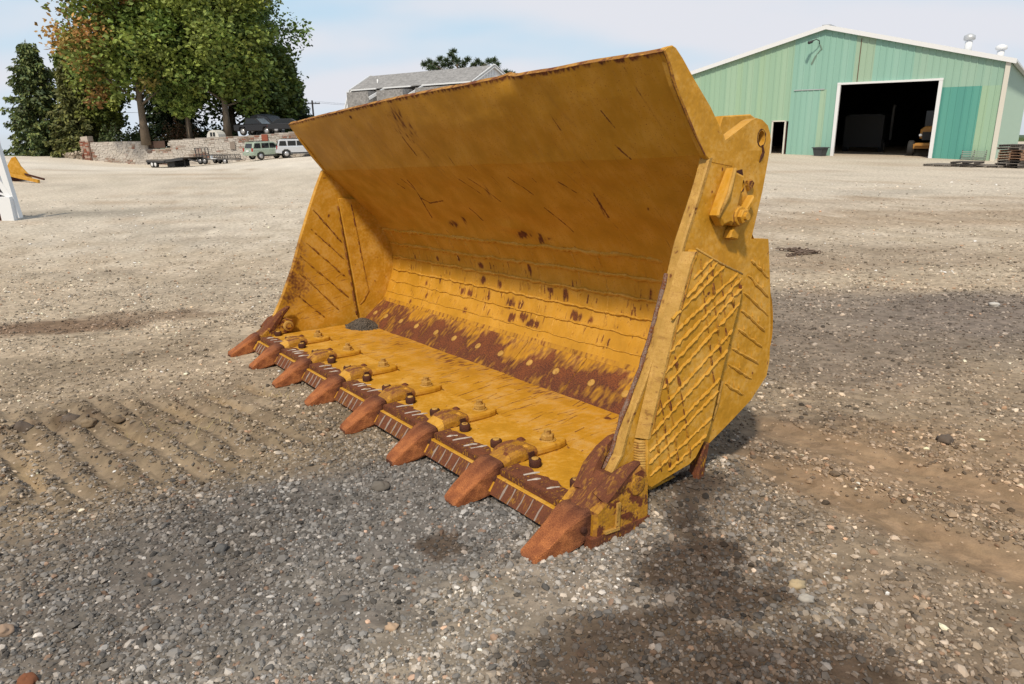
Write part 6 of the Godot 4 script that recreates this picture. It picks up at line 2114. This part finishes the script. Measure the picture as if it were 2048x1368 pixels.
func build_vehicles() -> void:
	suv("pale green sport utility car parked with its tail to the yard", -24.5, 75.6, 0.86, Color(0.33, 0.40, 0.32))
	suv("silver sport utility car beside the pale green one, partly behind the bucket", -21.3, 75.6, 0.38, Color(0.50, 0.52, 0.55))
	# pickup on the terrace
	var t := thing("pickup_truck", "black pickup truck with a chrome grille parked above the stone wall", "truck", at(-27.0, wall_at(-26.5).y - 0.12, 81.3, 0.15 - PI * 0.15))
	var m := mat(Color(0.012, 0.012, 0.014), 0.25)
	car_body(t, [[-2.7, 0.5], [-2.7, 1.15], [0.75, 1.2], [2.0, 1.14], [2.25, 1.05], [2.28, 0.5], [1.95, 0.45], [1.8, 0.85], [1.15, 0.85], [1.0, 0.45], [-1.1, 0.45], [-1.25, 0.85], [-1.9, 0.85], [-2.05, 0.45]], [[-1.3, 1.12], [-1.2, 1.75], [-1.0, 1.82], [-0.1, 1.82], [0.1, 1.76], [0.85, 1.15]], 1.9, m, 0.12)
	pane(t, "windscreen", [Vector3(0.86, 1.2, 0.74), Vector3(0.86, 1.2, -0.74), Vector3(0.17, 1.76, -0.66), Vector3(0.17, 1.76, 0.66)], mat(Color(0.10, 0.11, 0.12), 0.2))
	for s in [-1, 1]:
		for xx in [-1.55, 1.5]:
			wheel(t, Vector3(xx, 0.42, 0.82 * s), 0.42, 0.26, Vector3(0, 0, s))
		var pts := [Vector3(-1.1, 1.22, 0.85 * s), Vector3(0.6, 1.22, 0.85 * s), Vector3(0.05, 1.7, 0.85 * s), Vector3(-1.0, 1.7, 0.85 * s)]
		if s < 0:
			pts.reverse()
		pane(t, "side_window", pts, M.dark_glass)
		var mb := MB.new()
		mb.box(Vector3(2.27, 0.96, s * 0.72), Vector3(0.06, 0.22, 0.32))
		obj("headlight", mb, M.white, t)
	var mb := MB.new()
	for q in [[1.07, 0.06], [0.82, 0.06]]:
		mb.box(Vector3(2.29, q[0], 0), Vector3(0.05, q[1], 1.15))
	for z in [-0.55, 0.55]:
		mb.box(Vector3(2.29, 0.95, z), Vector3(0.05, 0.3, 0.06))
	obj("grille_surround", mb, M.rim, t)
	mb = MB.new()
	mb.box(Vector3(2.36, 0.62, 0), Vector3(0.16, 0.2, 1.85))
	obj("front_bumper", mb, M.rim, t)
	# shed with a cross-braced panel behind it
	var sh := thing("dark_shed", "dark grey shed with a cross-braced panel left of the pickup truck", "shed", at(-28.1, wall_at(-28).y - 0.1, 83.6, -0.35))
	mb = MB.new()
	mb.prism(PackedVector2Array([Vector2(-1.2, 0), Vector2(2.2, 0), Vector2(2.2, 1.4), Vector2(1.5, 2.1), Vector2(0.3, 2.35), Vector2(-1.2, 2.0)]), Transform3D.IDENTITY, -2.0, 0.0)
	obj("walls", mb, mat(Color(0.035, 0.037, 0.04), 0.7), sh)
	mb = MB.new()
	mb.prism(PackedVector2Array([Vector2(0.1, 1.2), Vector2(2.1, 1.3), Vector2(1.5, 2.0), Vector2(0.3, 2.2)]), Transform3D.IDENTITY, 0.0, 0.05)
	obj("grey_panel", mb, mat(Color(0.13, 0.135, 0.14), 0.6), sh)
	mb = MB.new()
	mb.box(Vector3(-0.6, 0.95, 0.03), Vector3(1.15, 1.8, 0.06))
	var pn := obj("braced_panel", mb, mat(Color(0.17, 0.18, 0.18), 0.7), sh)
	mb = MB.new()
	mb.beam(Vector3(-1.15, 0.1, 0.08), Vector3(-0.05, 1.8, 0.08), 0.05, 0.03, Vector3.BACK)
	mb.beam(Vector3(-0.05, 0.1, 0.095), Vector3(-1.15, 1.8, 0.095), 0.05, 0.03, Vector3.BACK)
	mb.beam(Vector3(-0.6, 0.1, 0.11), Vector3(-0.6, 1.8, 0.11), 0.05, 0.03, Vector3.BACK)
	obj("brace", mb, M.black, pn)
	# dark car next to it
	t = thing("parked_sedan", "dark sedan beside the pickup truck, half hidden by the bucket's left corner", "car", at(-23.4, wall_at(-23.4).y - 0.08, 80.3, 0.15))
	car_body(t, [[-2.2, 0.35], [-2.25, 0.9], [-1.2, 0.98], [1.1, 0.96], [2.2, 0.78], [2.25, 0.35]], [[-1.9, 0.95], [-1.2, 1.38], [-0.9, 1.42], [0.2, 1.42], [1.05, 0.96]], 1.8, mat(Color(0.02, 0.02, 0.022), 0.3), 0.12)
	for s in [-1, 1]:
		for xx in [-1.35, 1.4]:
			wheel(t, Vector3(xx, 0.32, 0.78 * s), 0.32, 0.2, Vector3(0, 0, s))
		var pts := [Vector3(-1.6, 1.0, 0.79 * s), Vector3(0.9, 1.0, 0.79 * s), Vector3(0.2, 1.36, 0.79 * s), Vector3(-1.1, 1.36, 0.79 * s)]
		if s < 0:
			pts.reverse()
		pane(t, "side_window", pts, M.dark_glass)
	mb = MB.new()
	mb.box(Vector3(-2.24, 0.72, 0.6), Vector3(0.05, 0.14, 0.4))
	mb.box(Vector3(-2.24, 0.72, -0.6), Vector3(0.05, 0.14, 0.4))
	obj("taillight", mb, mat(Color(0.25, 0.015, 0.01), 0.3), t)
	# arched white frame
	t = thing("arched_hutch", "small white arched hutch with two dark panes above the stone wall", "hutch", at(-32.2, wall_at(-32.2).y - 0.05, 81.2, -0.3))
	mb = MB.new()
	var p := PackedVector2Array([Vector2(-0.8, 0), Vector2(0.8, 0)])
	for i in 9:
		var a := PI * i / 8.0
		p.append(Vector2(cos(a) * 0.78, 0.05 + sin(a) * 0.72))
	mb.prism(p, Transform3D.IDENTITY, -1.2, 0.0)
	obj("shell", mb, mat(Color(0.55, 0.54, 0.5), 0.8), t)
	for x in [-0.17, 0.2]:
		mb = MB.new()
		mb.box(Vector3(x, 0.32, 0.01), Vector3(0.27, 0.42, 0.03))
		obj("pane", mb, M.dark_glass, t)
	flatbed()
	utility_trailer()

func flatbed() -> void:
	var a := V(-37.2, 0, 78.0)
	var b := V(-31.4, 0, 73.5)
	var dirv := (b - a).normalized()
	var g := gh(-35.6, 76.8)
	var t := thing("flatbed_trailer", "low black flatbed trailer with its front deck tilted up before the wall", "trailer", Transform3D(Basis(dirv, Vector3.UP, dirv.cross(Vector3.UP)), Vector3(a.x, g, a.z)))
	var L := a.distance_to(b)
	var m: Material = M.dark_metal
	for i in 7:
		var mb := MB.new()
		mb.box(Vector3(L * 0.27, 0.78, -0.9 + i * 0.3), Vector3(L * 0.54, 0.05, 0.28))
		obj("deck_board", mb, M.wood_grey, t)
	for i in 7:
		var mb := MB.new()
		mb.beam(Vector3(L * 0.545, 0.8, -0.9 + i * 0.3), Vector3(L, 1.12, -0.9 + i * 0.3), 0.28, 0.05)
		obj("deck_board", mb, M.wood_dark, t)
	var mb := MB.new()
	for z in [-1.07, 1.07]:
		mb.beam(Vector3(0, 0.66, z), Vector3(L * 0.55, 0.66, z), 0.08, 0.2)
		mb.beam(Vector3(L * 0.5, 0.7, z), Vector3(L, 1.02, z), 0.08, 0.26)
	mb.beam(Vector3(0, 0.66, -1.07), Vector3(0, 0.66, 1.07), 0.08, 0.2)
	mb.box(Vector3(0.1, 0.52, 0), Vector3(0.12, 0.4, 2.1))
	obj("frame", mb, m, t)
	mb = MB.new()
	mb.box(Vector3(L * 0.6, 0.42, 0), Vector3(L * 0.2, 0.5, 1.6))
	obj("tool_box", mb, M.black, t)
	for x in [1.05, 1.75]:
		for z in [-0.95, 0.95]:
			wheel(t, Vector3(x, 0.36, z), 0.36, 0.24, Vector3(0, 0, signf(z)), M.white)
	mb = MB.new()
	mb.box(Vector3(L * 0.82, 0.42, 0.2), Vector3(0.1, 0.9, 0.1))
	mb.box(Vector3(L * 0.82, 0.02, 0.2), Vector3(0.3, 0.05, 0.3))
	obj("jack", mb, m, t)
	mb = MB.new()
	mb.beam(Vector3(L, 0.95, 0.5), Vector3(L + 0.8, 0.7, 0), 0.08, 0.12)
	mb.beam(Vector3(L, 0.95, -0.5), Vector3(L + 0.8, 0.7, 0), 0.08, 0.12)
	obj("drawbar", mb, m, t)

func utility_trailer() -> void:
	var a := V(-31.9, 0, 77.2)
	var b := V(-27.6, 0, 75.4)
	var dirv := (b - a).normalized()
	var g := gh(-30, 76.0)
	var t := thing("utility_trailer", "small open trailer with an upright barred ramp gate and mesh sides", "trailer", Transform3D(Basis(dirv, Vector3.UP, dirv.cross(Vector3.UP)), Vector3(a.x, g, a.z)))
	var L := a.distance_to(b)
	var m := mat(Color(0.06, 0.055, 0.055), 0.6)
	var mb := MB.new()
	mb.box(Vector3(L / 2 - 0.3, 0.5, 0), Vector3(L - 0.6, 0.08, 1.7))
	obj("deck", mb, M.wood_grey, t)
	for z in [-0.9, 0.9]:
		mb = MB.new()
		mb.beam(Vector3(0, 0.5, z), Vector3(L - 0.5, 0.5, z), 0.06, 0.1)
		mb.beam(Vector3(0, 0.9, z), Vector3(L - 0.5, 0.9, z), 0.05, 0.06)
		for i in 7:
			mb.beam(Vector3(i * (L - 0.55) / 6.0 + 0.02, 0.5, z), Vector3(i * (L - 0.55) / 6.0 + 0.02, 0.9, z), 0.05, 0.05, Vector3.RIGHT)
		for i in 16:
			mb.beam(Vector3(i * (L - 0.5) / 16.0, 0.52, z), Vector3((i + 1) * (L - 0.5) / 16.0, 0.88, z), 0.015, 0.015)
			mb.beam(Vector3(i * (L - 0.5) / 16.0, 0.88, z), Vector3((i + 1) * (L - 0.5) / 16.0, 0.52, z), 0.015, 0.015)
		obj("side_rail", mb, m, t)
	mb = MB.new()
	for z in [-0.9, -0.45, 0.0, 0.45, 0.9]:
		mb.beam(Vector3(0.02, 0.45, z), Vector3(-0.12, 1.62, z), 0.05, 0.05, Vector3.RIGHT)
	for h in [0.5, 1.0, 1.62]:
		mb.beam(Vector3(0.02 - (h - 0.45) * 0.12, h, -0.92), Vector3(0.02 - (h - 0.45) * 0.12, h, 0.92), 0.05, 0.05)
	obj("ramp_gate", mb, m, t)
	# the second gate, folded along the near side
	mb = MB.new()
	for i in 5:
		mb.beam(Vector3(0.05 + i * 0.42, 0.92, 0.94), Vector3(0.0 + i * 0.42, 1.62, 0.94), 0.045, 0.045, Vector3.BACK)
	mb.beam(Vector3(0.0, 1.62, 0.94), Vector3(1.72, 1.64, 0.94), 0.045, 0.05)
	obj("side_gate", mb, m, t)
	for x in [0.6, 1.2]:
		for z in [-1.02, 1.02]:
			wheel(t, Vector3(x, 0.32, z), 0.32, 0.2, Vector3(0, 0, signf(z)))
	wheel(t, Vector3(L - 0.9, 0.3, 0.9), 0.3, 0.2, Vector3(0, 0, 1))
	mb = MB.new()
	mb.box(Vector3(2.45, 0.58, 1.02), Vector3(0.7, 0.06, 0.3))
	mb.box(Vector3(2.15, 0.72, 1.02), Vector3(0.06, 0.3, 0.3))
	obj("fender", mb, M.white, t)
	mb = MB.new()
	mb.beam(Vector3(L - 0.5, 0.5, 0.6), Vector3(L + 0.5, 0.45, 0), 0.07, 0.09)
	mb.beam(Vector3(L - 0.5, 0.5, -0.6), Vector3(L + 0.5, 0.45, 0), 0.07, 0.09)
	obj("drawbar", mb, m, t)

# ------------------------------------------------ things lying about the yard
func pallet(t: Node3D, y: float, turn: float, off: Vector3, m: Material, w := 1.15, l := 1.25) -> void:
	var b := Basis(Vector3.UP, turn)
	for i in 3:
		var mb := MB.new()
		mb.box(off + b * Vector3(0, y + 0.05, (i - 1) * (w / 2 - 0.04)), Vector3(l, 0.085, 0.04), b)
		obj("stringer", mb, m, t)
	for i in 7:
		var mb := MB.new()
		mb.box(off + b * Vector3(-l / 2 + 0.05 + i * (l - 0.1) / 6.0, y + 0.103, rng.randf_range(-0.02, 0.02)), Vector3(0.1, 0.02, w), b)
		obj("slat", mb, m, t)

func build_yard_things() -> void:
	rng.seed = 601
	# pallets laid out before the barn
	var labels := ["weathered grey pallet lying flat left of the other flat pallets by the barn", "weathered brownish pallet lying flat in the middle before the dark green panel", "weathered grey pallet lying flat next to the tall pallet stack"]
	for i in 3:
		var x := 22.2 + i * 0.95
		var f := 37.7 - i * 0.55
		var t := thing("wooden_pallet", labels[i], "pallet", at(x, gh(x, f) + 0.01, f, 0.5 + i * 0.06), "pallets by the barn")
		pallet(t, 0.0, 0.0, Vector3.ZERO, [M.wood_grey, M.wood_dark, M.wood_grey][i])
		if i == 1:
			pallet(t, 0.13, 0.1, Vector3(0.1, 0, 0), M.wood_dark)
	# stack of pallets at the picture's right edge
	for k in 9:
		var x := 25.0 + rng.randf_range(-0.1, 0.1)
		var f := 36.2
		var t := thing("wooden_pallet", ["lowest", "second lowest", "third lowest", "fourth lowest", "middle", "fourth highest", "third highest", "second highest", "topmost"][k] + " pallet in the tall stack at the barn's corner", "pallet", at(x, gh(25.0, f) + k * 0.125, f, 0.45 + rng.randf_range(-0.07, 0.07)), "pallets by the barn")
		pallet(t, 0.0, 0.0, Vector3.ZERO, M.wood_red if k in [3, 4, 5, 6] else (M.wood_grey if k % 2 else M.wood_dark))
	for k in 9:
		var x := 26.5 + rng.randf_range(-0.1, 0.1)
		var f := 36.0
		var t := thing("wooden_pallet", "grey pallet, number %s from the ground in the rear stack right of the tall one" % ["one", "two", "three", "four", "five", "six", "seven", "eight", "nine"][k], "pallet", at(x, gh(26.5, f) + k * 0.14, f, 0.5 + rng.randf_range(-0.1, 0.1)), "pallets by the barn")
		pallet(t, 0.0, 0.0, Vector3.ZERO, M.wood_grey if k % 3 else M.wood_dark)
	# pallet rack leaning on the barn
	var lt := thing("leaning_rack", "greenish slatted rack leaning on the barn wall beside the corner trim", "rack", Transform3D(Basis(-BD, Vector3.UP, -BN), bp(0.95, gh(27.3, 43.4), -0.35)))
	var gm := mat(Color(0.22, 0.27, 0.23), 0.85)
	for i in 5:
		var mb := MB.new()
		mb.box(Vector3(0, 0.08 + i * 0.1, 0.05 - i * 0.03), Vector3(1.25, 0.05, 0.04))
		obj("slat", mb, gm, lt)
	for x in [-0.6, 0.0, 0.6]:
		var mb := MB.new()
		mb.beam(Vector3(x, 0.0, 0.04), Vector3(x, 0.56, -0.13), 0.06, 0.05, Vector3.RIGHT)
		obj("upright", mb, M.wood_dark, lt)
	# white trestle at the left edge
	var g := gh(-13.8, 20.0)
	var at_ := thing("white_trestle", "white painted steel trestle with a slanted leg at the left edge of the picture", "trestle", at(-13.75, g, 20.0))
	var mb := MB.new()
	mb.beam(Vector3(0.16, 0.05, 0), Vector3(-0.05, 2.25, 0), 0.16, 0.16, Vector3.BACK)
	obj("leg", mb, M.white, at_)
	mb = MB.new()
	mb.beam(Vector3(0.10, 0.58, 0.03), Vector3(-0.62, 2.1, 0.03), 0.14, 0.12, Vector3.BACK)
	obj("brace", mb, M.white, at_)
	mb = MB.new()
	mb.box(Vector3(0.0, 0.32, 0.06), Vector3(0.34, 0.64, 0.3))
	obj("foot_box", mb, M.white, at_)
	mb = MB.new()
	mb.box(Vector3(-0.9, 0.08, 0.0), Vector3(1.6, 0.16, 0.3))
	obj("skid", mb, M.dark_rust, at_)
	mb = MB.new()
	mb.box(Vector3(-0.85, 0.9, -0.05), Vector3(1.4, 0.9, 0.04))
	obj("panel", mb, M.dark_metal, at_)
	mb = MB.new()
	mb.beam(Vector3(-1.5, 1.2, 0.02), Vector3(0.05, 0.64, 0.02), 0.05, 0.05)
	mb.beam(Vector3(-1.5, 0.45, 0.02), Vector3(0.05, 0.45, 0.02), 0.05, 0.08)
	obj("rail", mb, M.white, at_)
	# yellow blade attachment further off
	g = gh(-24.0, 36)
	var bl := thing("plough", "yellow plough attachment lying on the ground behind the white trestle", "plough", at(-24.1, g, 36.0, -0.1))
	var yel: Material = M.paint
	var tri := func(pts: PackedVector2Array, z: float, turn: float, called: String) -> void:
		var m2 := MB.new()
		m2.prism(pts, Transform3D(Basis(Vector3.UP, turn), Vector3(0, 0, z)), -0.04, 0.04, 0.01)
		obj(called, m2, yel, bl)
	tri.call(PackedVector2Array([Vector2(-0.45, 0.1), Vector2(0.35, 0.12), Vector2(0.3, 0.75), Vector2(0.12, 1.16), Vector2(-0.08, 1.1), Vector2(-0.4, 0.7)]), 0.0, 0.0, "mouldboard")
	tri.call(PackedVector2Array([Vector2(0.3, 0.2), Vector2(0.95, 0.08), Vector2(0.7, 0.42), Vector2(0.5, 0.7), Vector2(0.32, 0.6)]), 0.25, 0.1, "wing")
	mb = MB.new()
	mb.beam(Vector3(-0.3, 0.36, 0.3), Vector3(2.2, 0.06, 1.4), 0.1, 0.14)
	obj("beam", mb, yel, bl)
	mb = MB.new()
	mb.beam(Vector3(0.6, 0.34, 0.2), Vector3(2.1, 0.12, 0.9), 0.06, 0.08)
	obj("rusty_beam", mb, M.dark_rust, bl)
	mb = MB.new()
	mb.box(Vector3(-0.1, 0.12, 0.1), Vector3(0.9, 0.2, 0.3))
	obj("share", mb, M.dark_rust, bl)
	# chain
	var cx := 4.53
	var cf := 11.3
	var ch := thing("rusty_chain", "heap of rusty chain on the ground between the bucket and the barn", "chain", at(cx, gh(cx, cf), cf))
	ch.scale = Vector3.ONE * 0.8
	rng.seed = 611
	var path := [[-0.18, 0.42], [0.02, 0.36], [0.25, 0.42], [0.2, 0.3], [0.05, 0.22], [-0.05, 0.28], [0.12, 0.12], [0.3, 0.15], [0.36, 0.0], [0.2, -0.02], [0.05, 0.0], [0.28, -0.1], [0.42, -0.14], [0.2, -0.2], [0.0, -0.2], [-0.15, -0.26], [-0.25, -0.3], [-0.1, -0.22], [0.1, -0.14]]
	M.chain = mat(Color(0.11, 0.075, 0.055), 0.8)
	var lm := link_mesh()
	var k := 0
	for i in path.size() - 1:
		var a := Vector3(path[i][0], 0, -path[i][1])
		var b := Vector3(path[i + 1][0], 0, -path[i + 1][1])
		var n := maxi(1, int(a.distance_to(b) / 0.055))
		for j in n:
			var p := a.lerp(b, float(j) / n)
			var y := gh(cx + p.x, cf - p.z) - gh(cx, cf) + 0.025 + rng.randf_range(0, 0.03)
			var o := inst("link", lm, M.chain, ch)
			var d := (b - a).normalized()
			o.transform = Transform3D(Basis(Vector3.UP, atan2(-d.z, d.x)) * Basis(Vector3.RIGHT, (PI / 2 if k % 2 else 0.0) + rng.randf_range(-0.4, 0.4)), Vector3(p.x, y, p.z))
			k += 1
	# loose stones that stand out
	for q in [["pale yellowish round stone on brown ground in the right foreground", 1.0, 2.19, 0.03, lin(200, 178, 140, 0.6)], ["light grey stone just below the yellowish one in the right foreground", 1.0, 2.11, 0.026, lin(190, 182, 170, 0.6)], ["dark lump of hard soil on the right foreground gravel", 2.3, 3.49, 0.045, Color(0.09, 0.066, 0.048)], ["dark clod on the grey gravel left of the near tooth", -0.65, 3.12, 0.045, Color(0.12, 0.105, 0.088)], ["pinkish tan stone near the bottom left corner", -1.74, 2.05, 0.034, lin(172, 146, 124, 0.6)], ["dark grey flat stone near the bottom left corner", -1.36, 2.33, 0.018, Color(0.07, 0.07, 0.07)], ["long dark slab of asphalt in the foreground gravel", -1.2, 2.55, 0.03, Color(0.085, 0.083, 0.08)], ["small white stone far right on the dark soil", 4.93, 7.07, 0.05, lin(220, 214, 205, 0.6)], ["rusty orange brick fragment at the bottom left corner", -1.5, 1.80, 0.035, lin(150, 92, 58, 0.5)], ["largest dark brown clod at the left edge of the picture", -3.0, 4.05, 0.07, Color(0.085, 0.062, 0.045)], ["second dark brown clod just right of the largest one at the left", -2.8, 4.2, 0.06, Color(0.09, 0.066, 0.048)], ["tan clod in front of the dark ones at the left", -2.64, 4.12, 0.05, lin(150, 130, 104, 0.6)], ["broken tan clod on the left mound", -2.52, 4.22, 0.045, lin(128, 110, 88, 0.6)], ["pale pink stone in the bottom centre gravel", -0.42, 2.02, 0.022, lin(205, 175, 145, 0.6)]]:
		var sm := MeshInstance3D.new()
		sm.mesh = clod_mesh(int(q[1] * 1000) + 5000, 0.62)
		sm.material_override = mat(q[4], 0.9)
		sm.name = numbered("stone")
		add_child(sm)
		sm.transform = Transform3D(Basis(Vector3.UP, q[2] * 3.0).scaled(Vector3(q[3], q[3] * 0.9, q[3])), V(q[1], gh(q[1], q[2]) + q[3] * 0.3, q[2]))
		tag(sm, q[0], "stone", "stones lying on the yard")
	dry_grass()

func link_mesh() -> ArrayMesh:
	var mb := MB.new(true)
	var pts := []
	var n := 14
	var rings := []
	for i in n + 1:
		var a := TAU * i / n
		var c := Vector3(cos(a) * 0.045, 0, sin(a) * 0.026)
		var d := Vector3(-sin(a) * 0.045, 0, cos(a) * 0.026).normalized()
		var x := Vector3.UP.cross(d)
		var ring := PackedVector3Array()
		for k in 6:
			var t := TAU * k / 6.0
			ring.append(c + (x * cos(t) + Vector3.UP * sin(t)) * 0.011)
		rings.append(ring)
	mb.loft(rings, false)
	return mb.mesh()

func dry_grass() -> void:
	rng.seed = 621
	var spots := [[-2.0, 3.95, 0.16, 60, "wisps of dry grass on the left tracks near the teeth"], [-1.55, 4.6, 0.14, 30, "thin dry grass blades left of the far teeth"], [-7.6, 20.0, 0.5, 60, "yellow weeds on the pale yard at the left"], [3.3, 8.3, 0.5, 50, "yellowed grass tuft right of the bucket"]]
	for s in spots:
		var mb := MB.new()
		for i in s[3]:
			var x: float = s[0] + rng.randfn() * s[2]
			var f: float = s[1] + rng.randfn() * s[2] * 0.5
			var p := V(x, gh(x, f), f)
			var d := Vector3(rng.randfn(), rng.randf_range(0.1, 0.6), rng.randfn()).normalized() * rng.randf_range(0.04, 0.11)
			var w := d.cross(Vector3.UP).normalized() * 0.0016
			mb.color(lin(196, 176, 120, 0.6 * rng.randf_range(0.7, 1.1)))
			mb.quad(p - w, p + w, p + d + w * 0.4, p + d - w * 0.4)
		var o := obj("dry_grass", mb, vmat(0.9))
		tag(o, s[4], "grass")
		o.set_meta("kind", "stuff")

# ---------------------------------------------------------------- scene
func _ready() -> void:
	var cam := Camera3D.new()
	cam.name = "camera"
	cam.fov = rad_to_deg(2.0 * atan(684.0 / 1430.0))
	cam.near = 0.05
	cam.far = 5000.0
	add_child(cam)
	cam.transform = Transform3D(Basis(Vector3(0.99985, -0.016756, 0.005038), Vector3(0.017497, 0.957507, -0.287878), Vector3(0, 0.287922, 0.957654)), Vector3(0, 1.5, 0))
	cam.current = true
	var env := Environment.new()
	env.background_mode = Environment.BG_SKY
	env.sky = Sky.new()
	env.sky.sky_material = sky_material()
	env.ambient_light_source = Environment.AMBIENT_SOURCE_SKY
	env.tonemap_mode = Environment.TONE_MAPPER_LINEAR
	env.tonemap_exposure = 1.0
	env.sdfgi_enabled = true
	env.ssao_enabled = true
	env.ssil_enabled = true
	var we := WorldEnvironment.new()
	we.name = "world_environment"
	we.environment = env
	add_child(we)
	var sun := DirectionalLight3D.new()
	sun.name = "sun"
	sun.light_color = Color(1.0, 0.95, 0.87)
	sun.light_energy = 1.3
	sun.light_angular_distance = 4.0
	sun.shadow_enabled = true
	add_child(sun)
	sun.look_at_from_position(Vector3.ZERO, Vector3(0.19, -0.785, -0.59), Vector3.UP)

	near_noise = noise(1, 0.9, FastNoiseLite.TYPE_SIMPLEX_SMOOTH, 4)
	fine_noise = noise(2, 1.0, FastNoiseLite.TYPE_SIMPLEX_SMOOTH, 3)
	patch_noise = noise(5, 1.0, FastNoiseLite.TYPE_SIMPLEX_SMOOTH, 3)
	rng.seed = 1
	steel_materials()
	M.dark_soil = mat(Color(0.06, 0.05, 0.04), 0.95)
	build_ground()
	build_background()
	build_bucket()

func sky_material() -> Material:
	# thin high cloud in long streaks over pale blue
	var w := 1024
	var h := 512
	var img := Image.create(w, h, false, Image.FORMAT_RGBF)
	var n := noise(70, 1.3, FastNoiseLite.TYPE_SIMPLEX_SMOOTH, 6)
	var n2 := noise(71, 1.0, FastNoiseLite.TYPE_SIMPLEX_SMOOTH, 3)
	for y in h:
		var el := PI * (0.5 - (y + 0.5) / h)
		for x in w:
			var az := TAU * (x + 0.5) / w
			var d := Vector3(cos(el) * sin(az), sin(el), cos(el) * cos(az))
			var q := d / (maxf(d.y, 0.0) + 0.28)
			var c := n.get_noise_3d(q.x * 0.55 + 3.0, q.z * 1.25, d.y * 0.6) * 0.75 + n2.get_noise_3d(q.x * 0.35, q.z * 0.7 + 9.0, 0.0) * 0.6
			var t := smoothstep(-0.36, 0.30, c + 0.07)
			t = maxf(t, smoothstep(0.12, 0.0, d.y) * 0.6)
			var blue := Color(0.42, 0.63, 0.85).lerp(Color(0.58, 0.75, 0.88), smoothstep(0.45, 0.0, d.y))
			var white := Color(0.77, 0.785, 0.845)
			var col := blue.lerp(white, t)
			if d.y < 0:
				col = Color(0.66, 0.71, 0.76)
			img.set_pixel(x, y, col)
	var m := PanoramaSkyMaterial.new()
	m.panorama = ImageTexture.create_from_image(img)
	return m
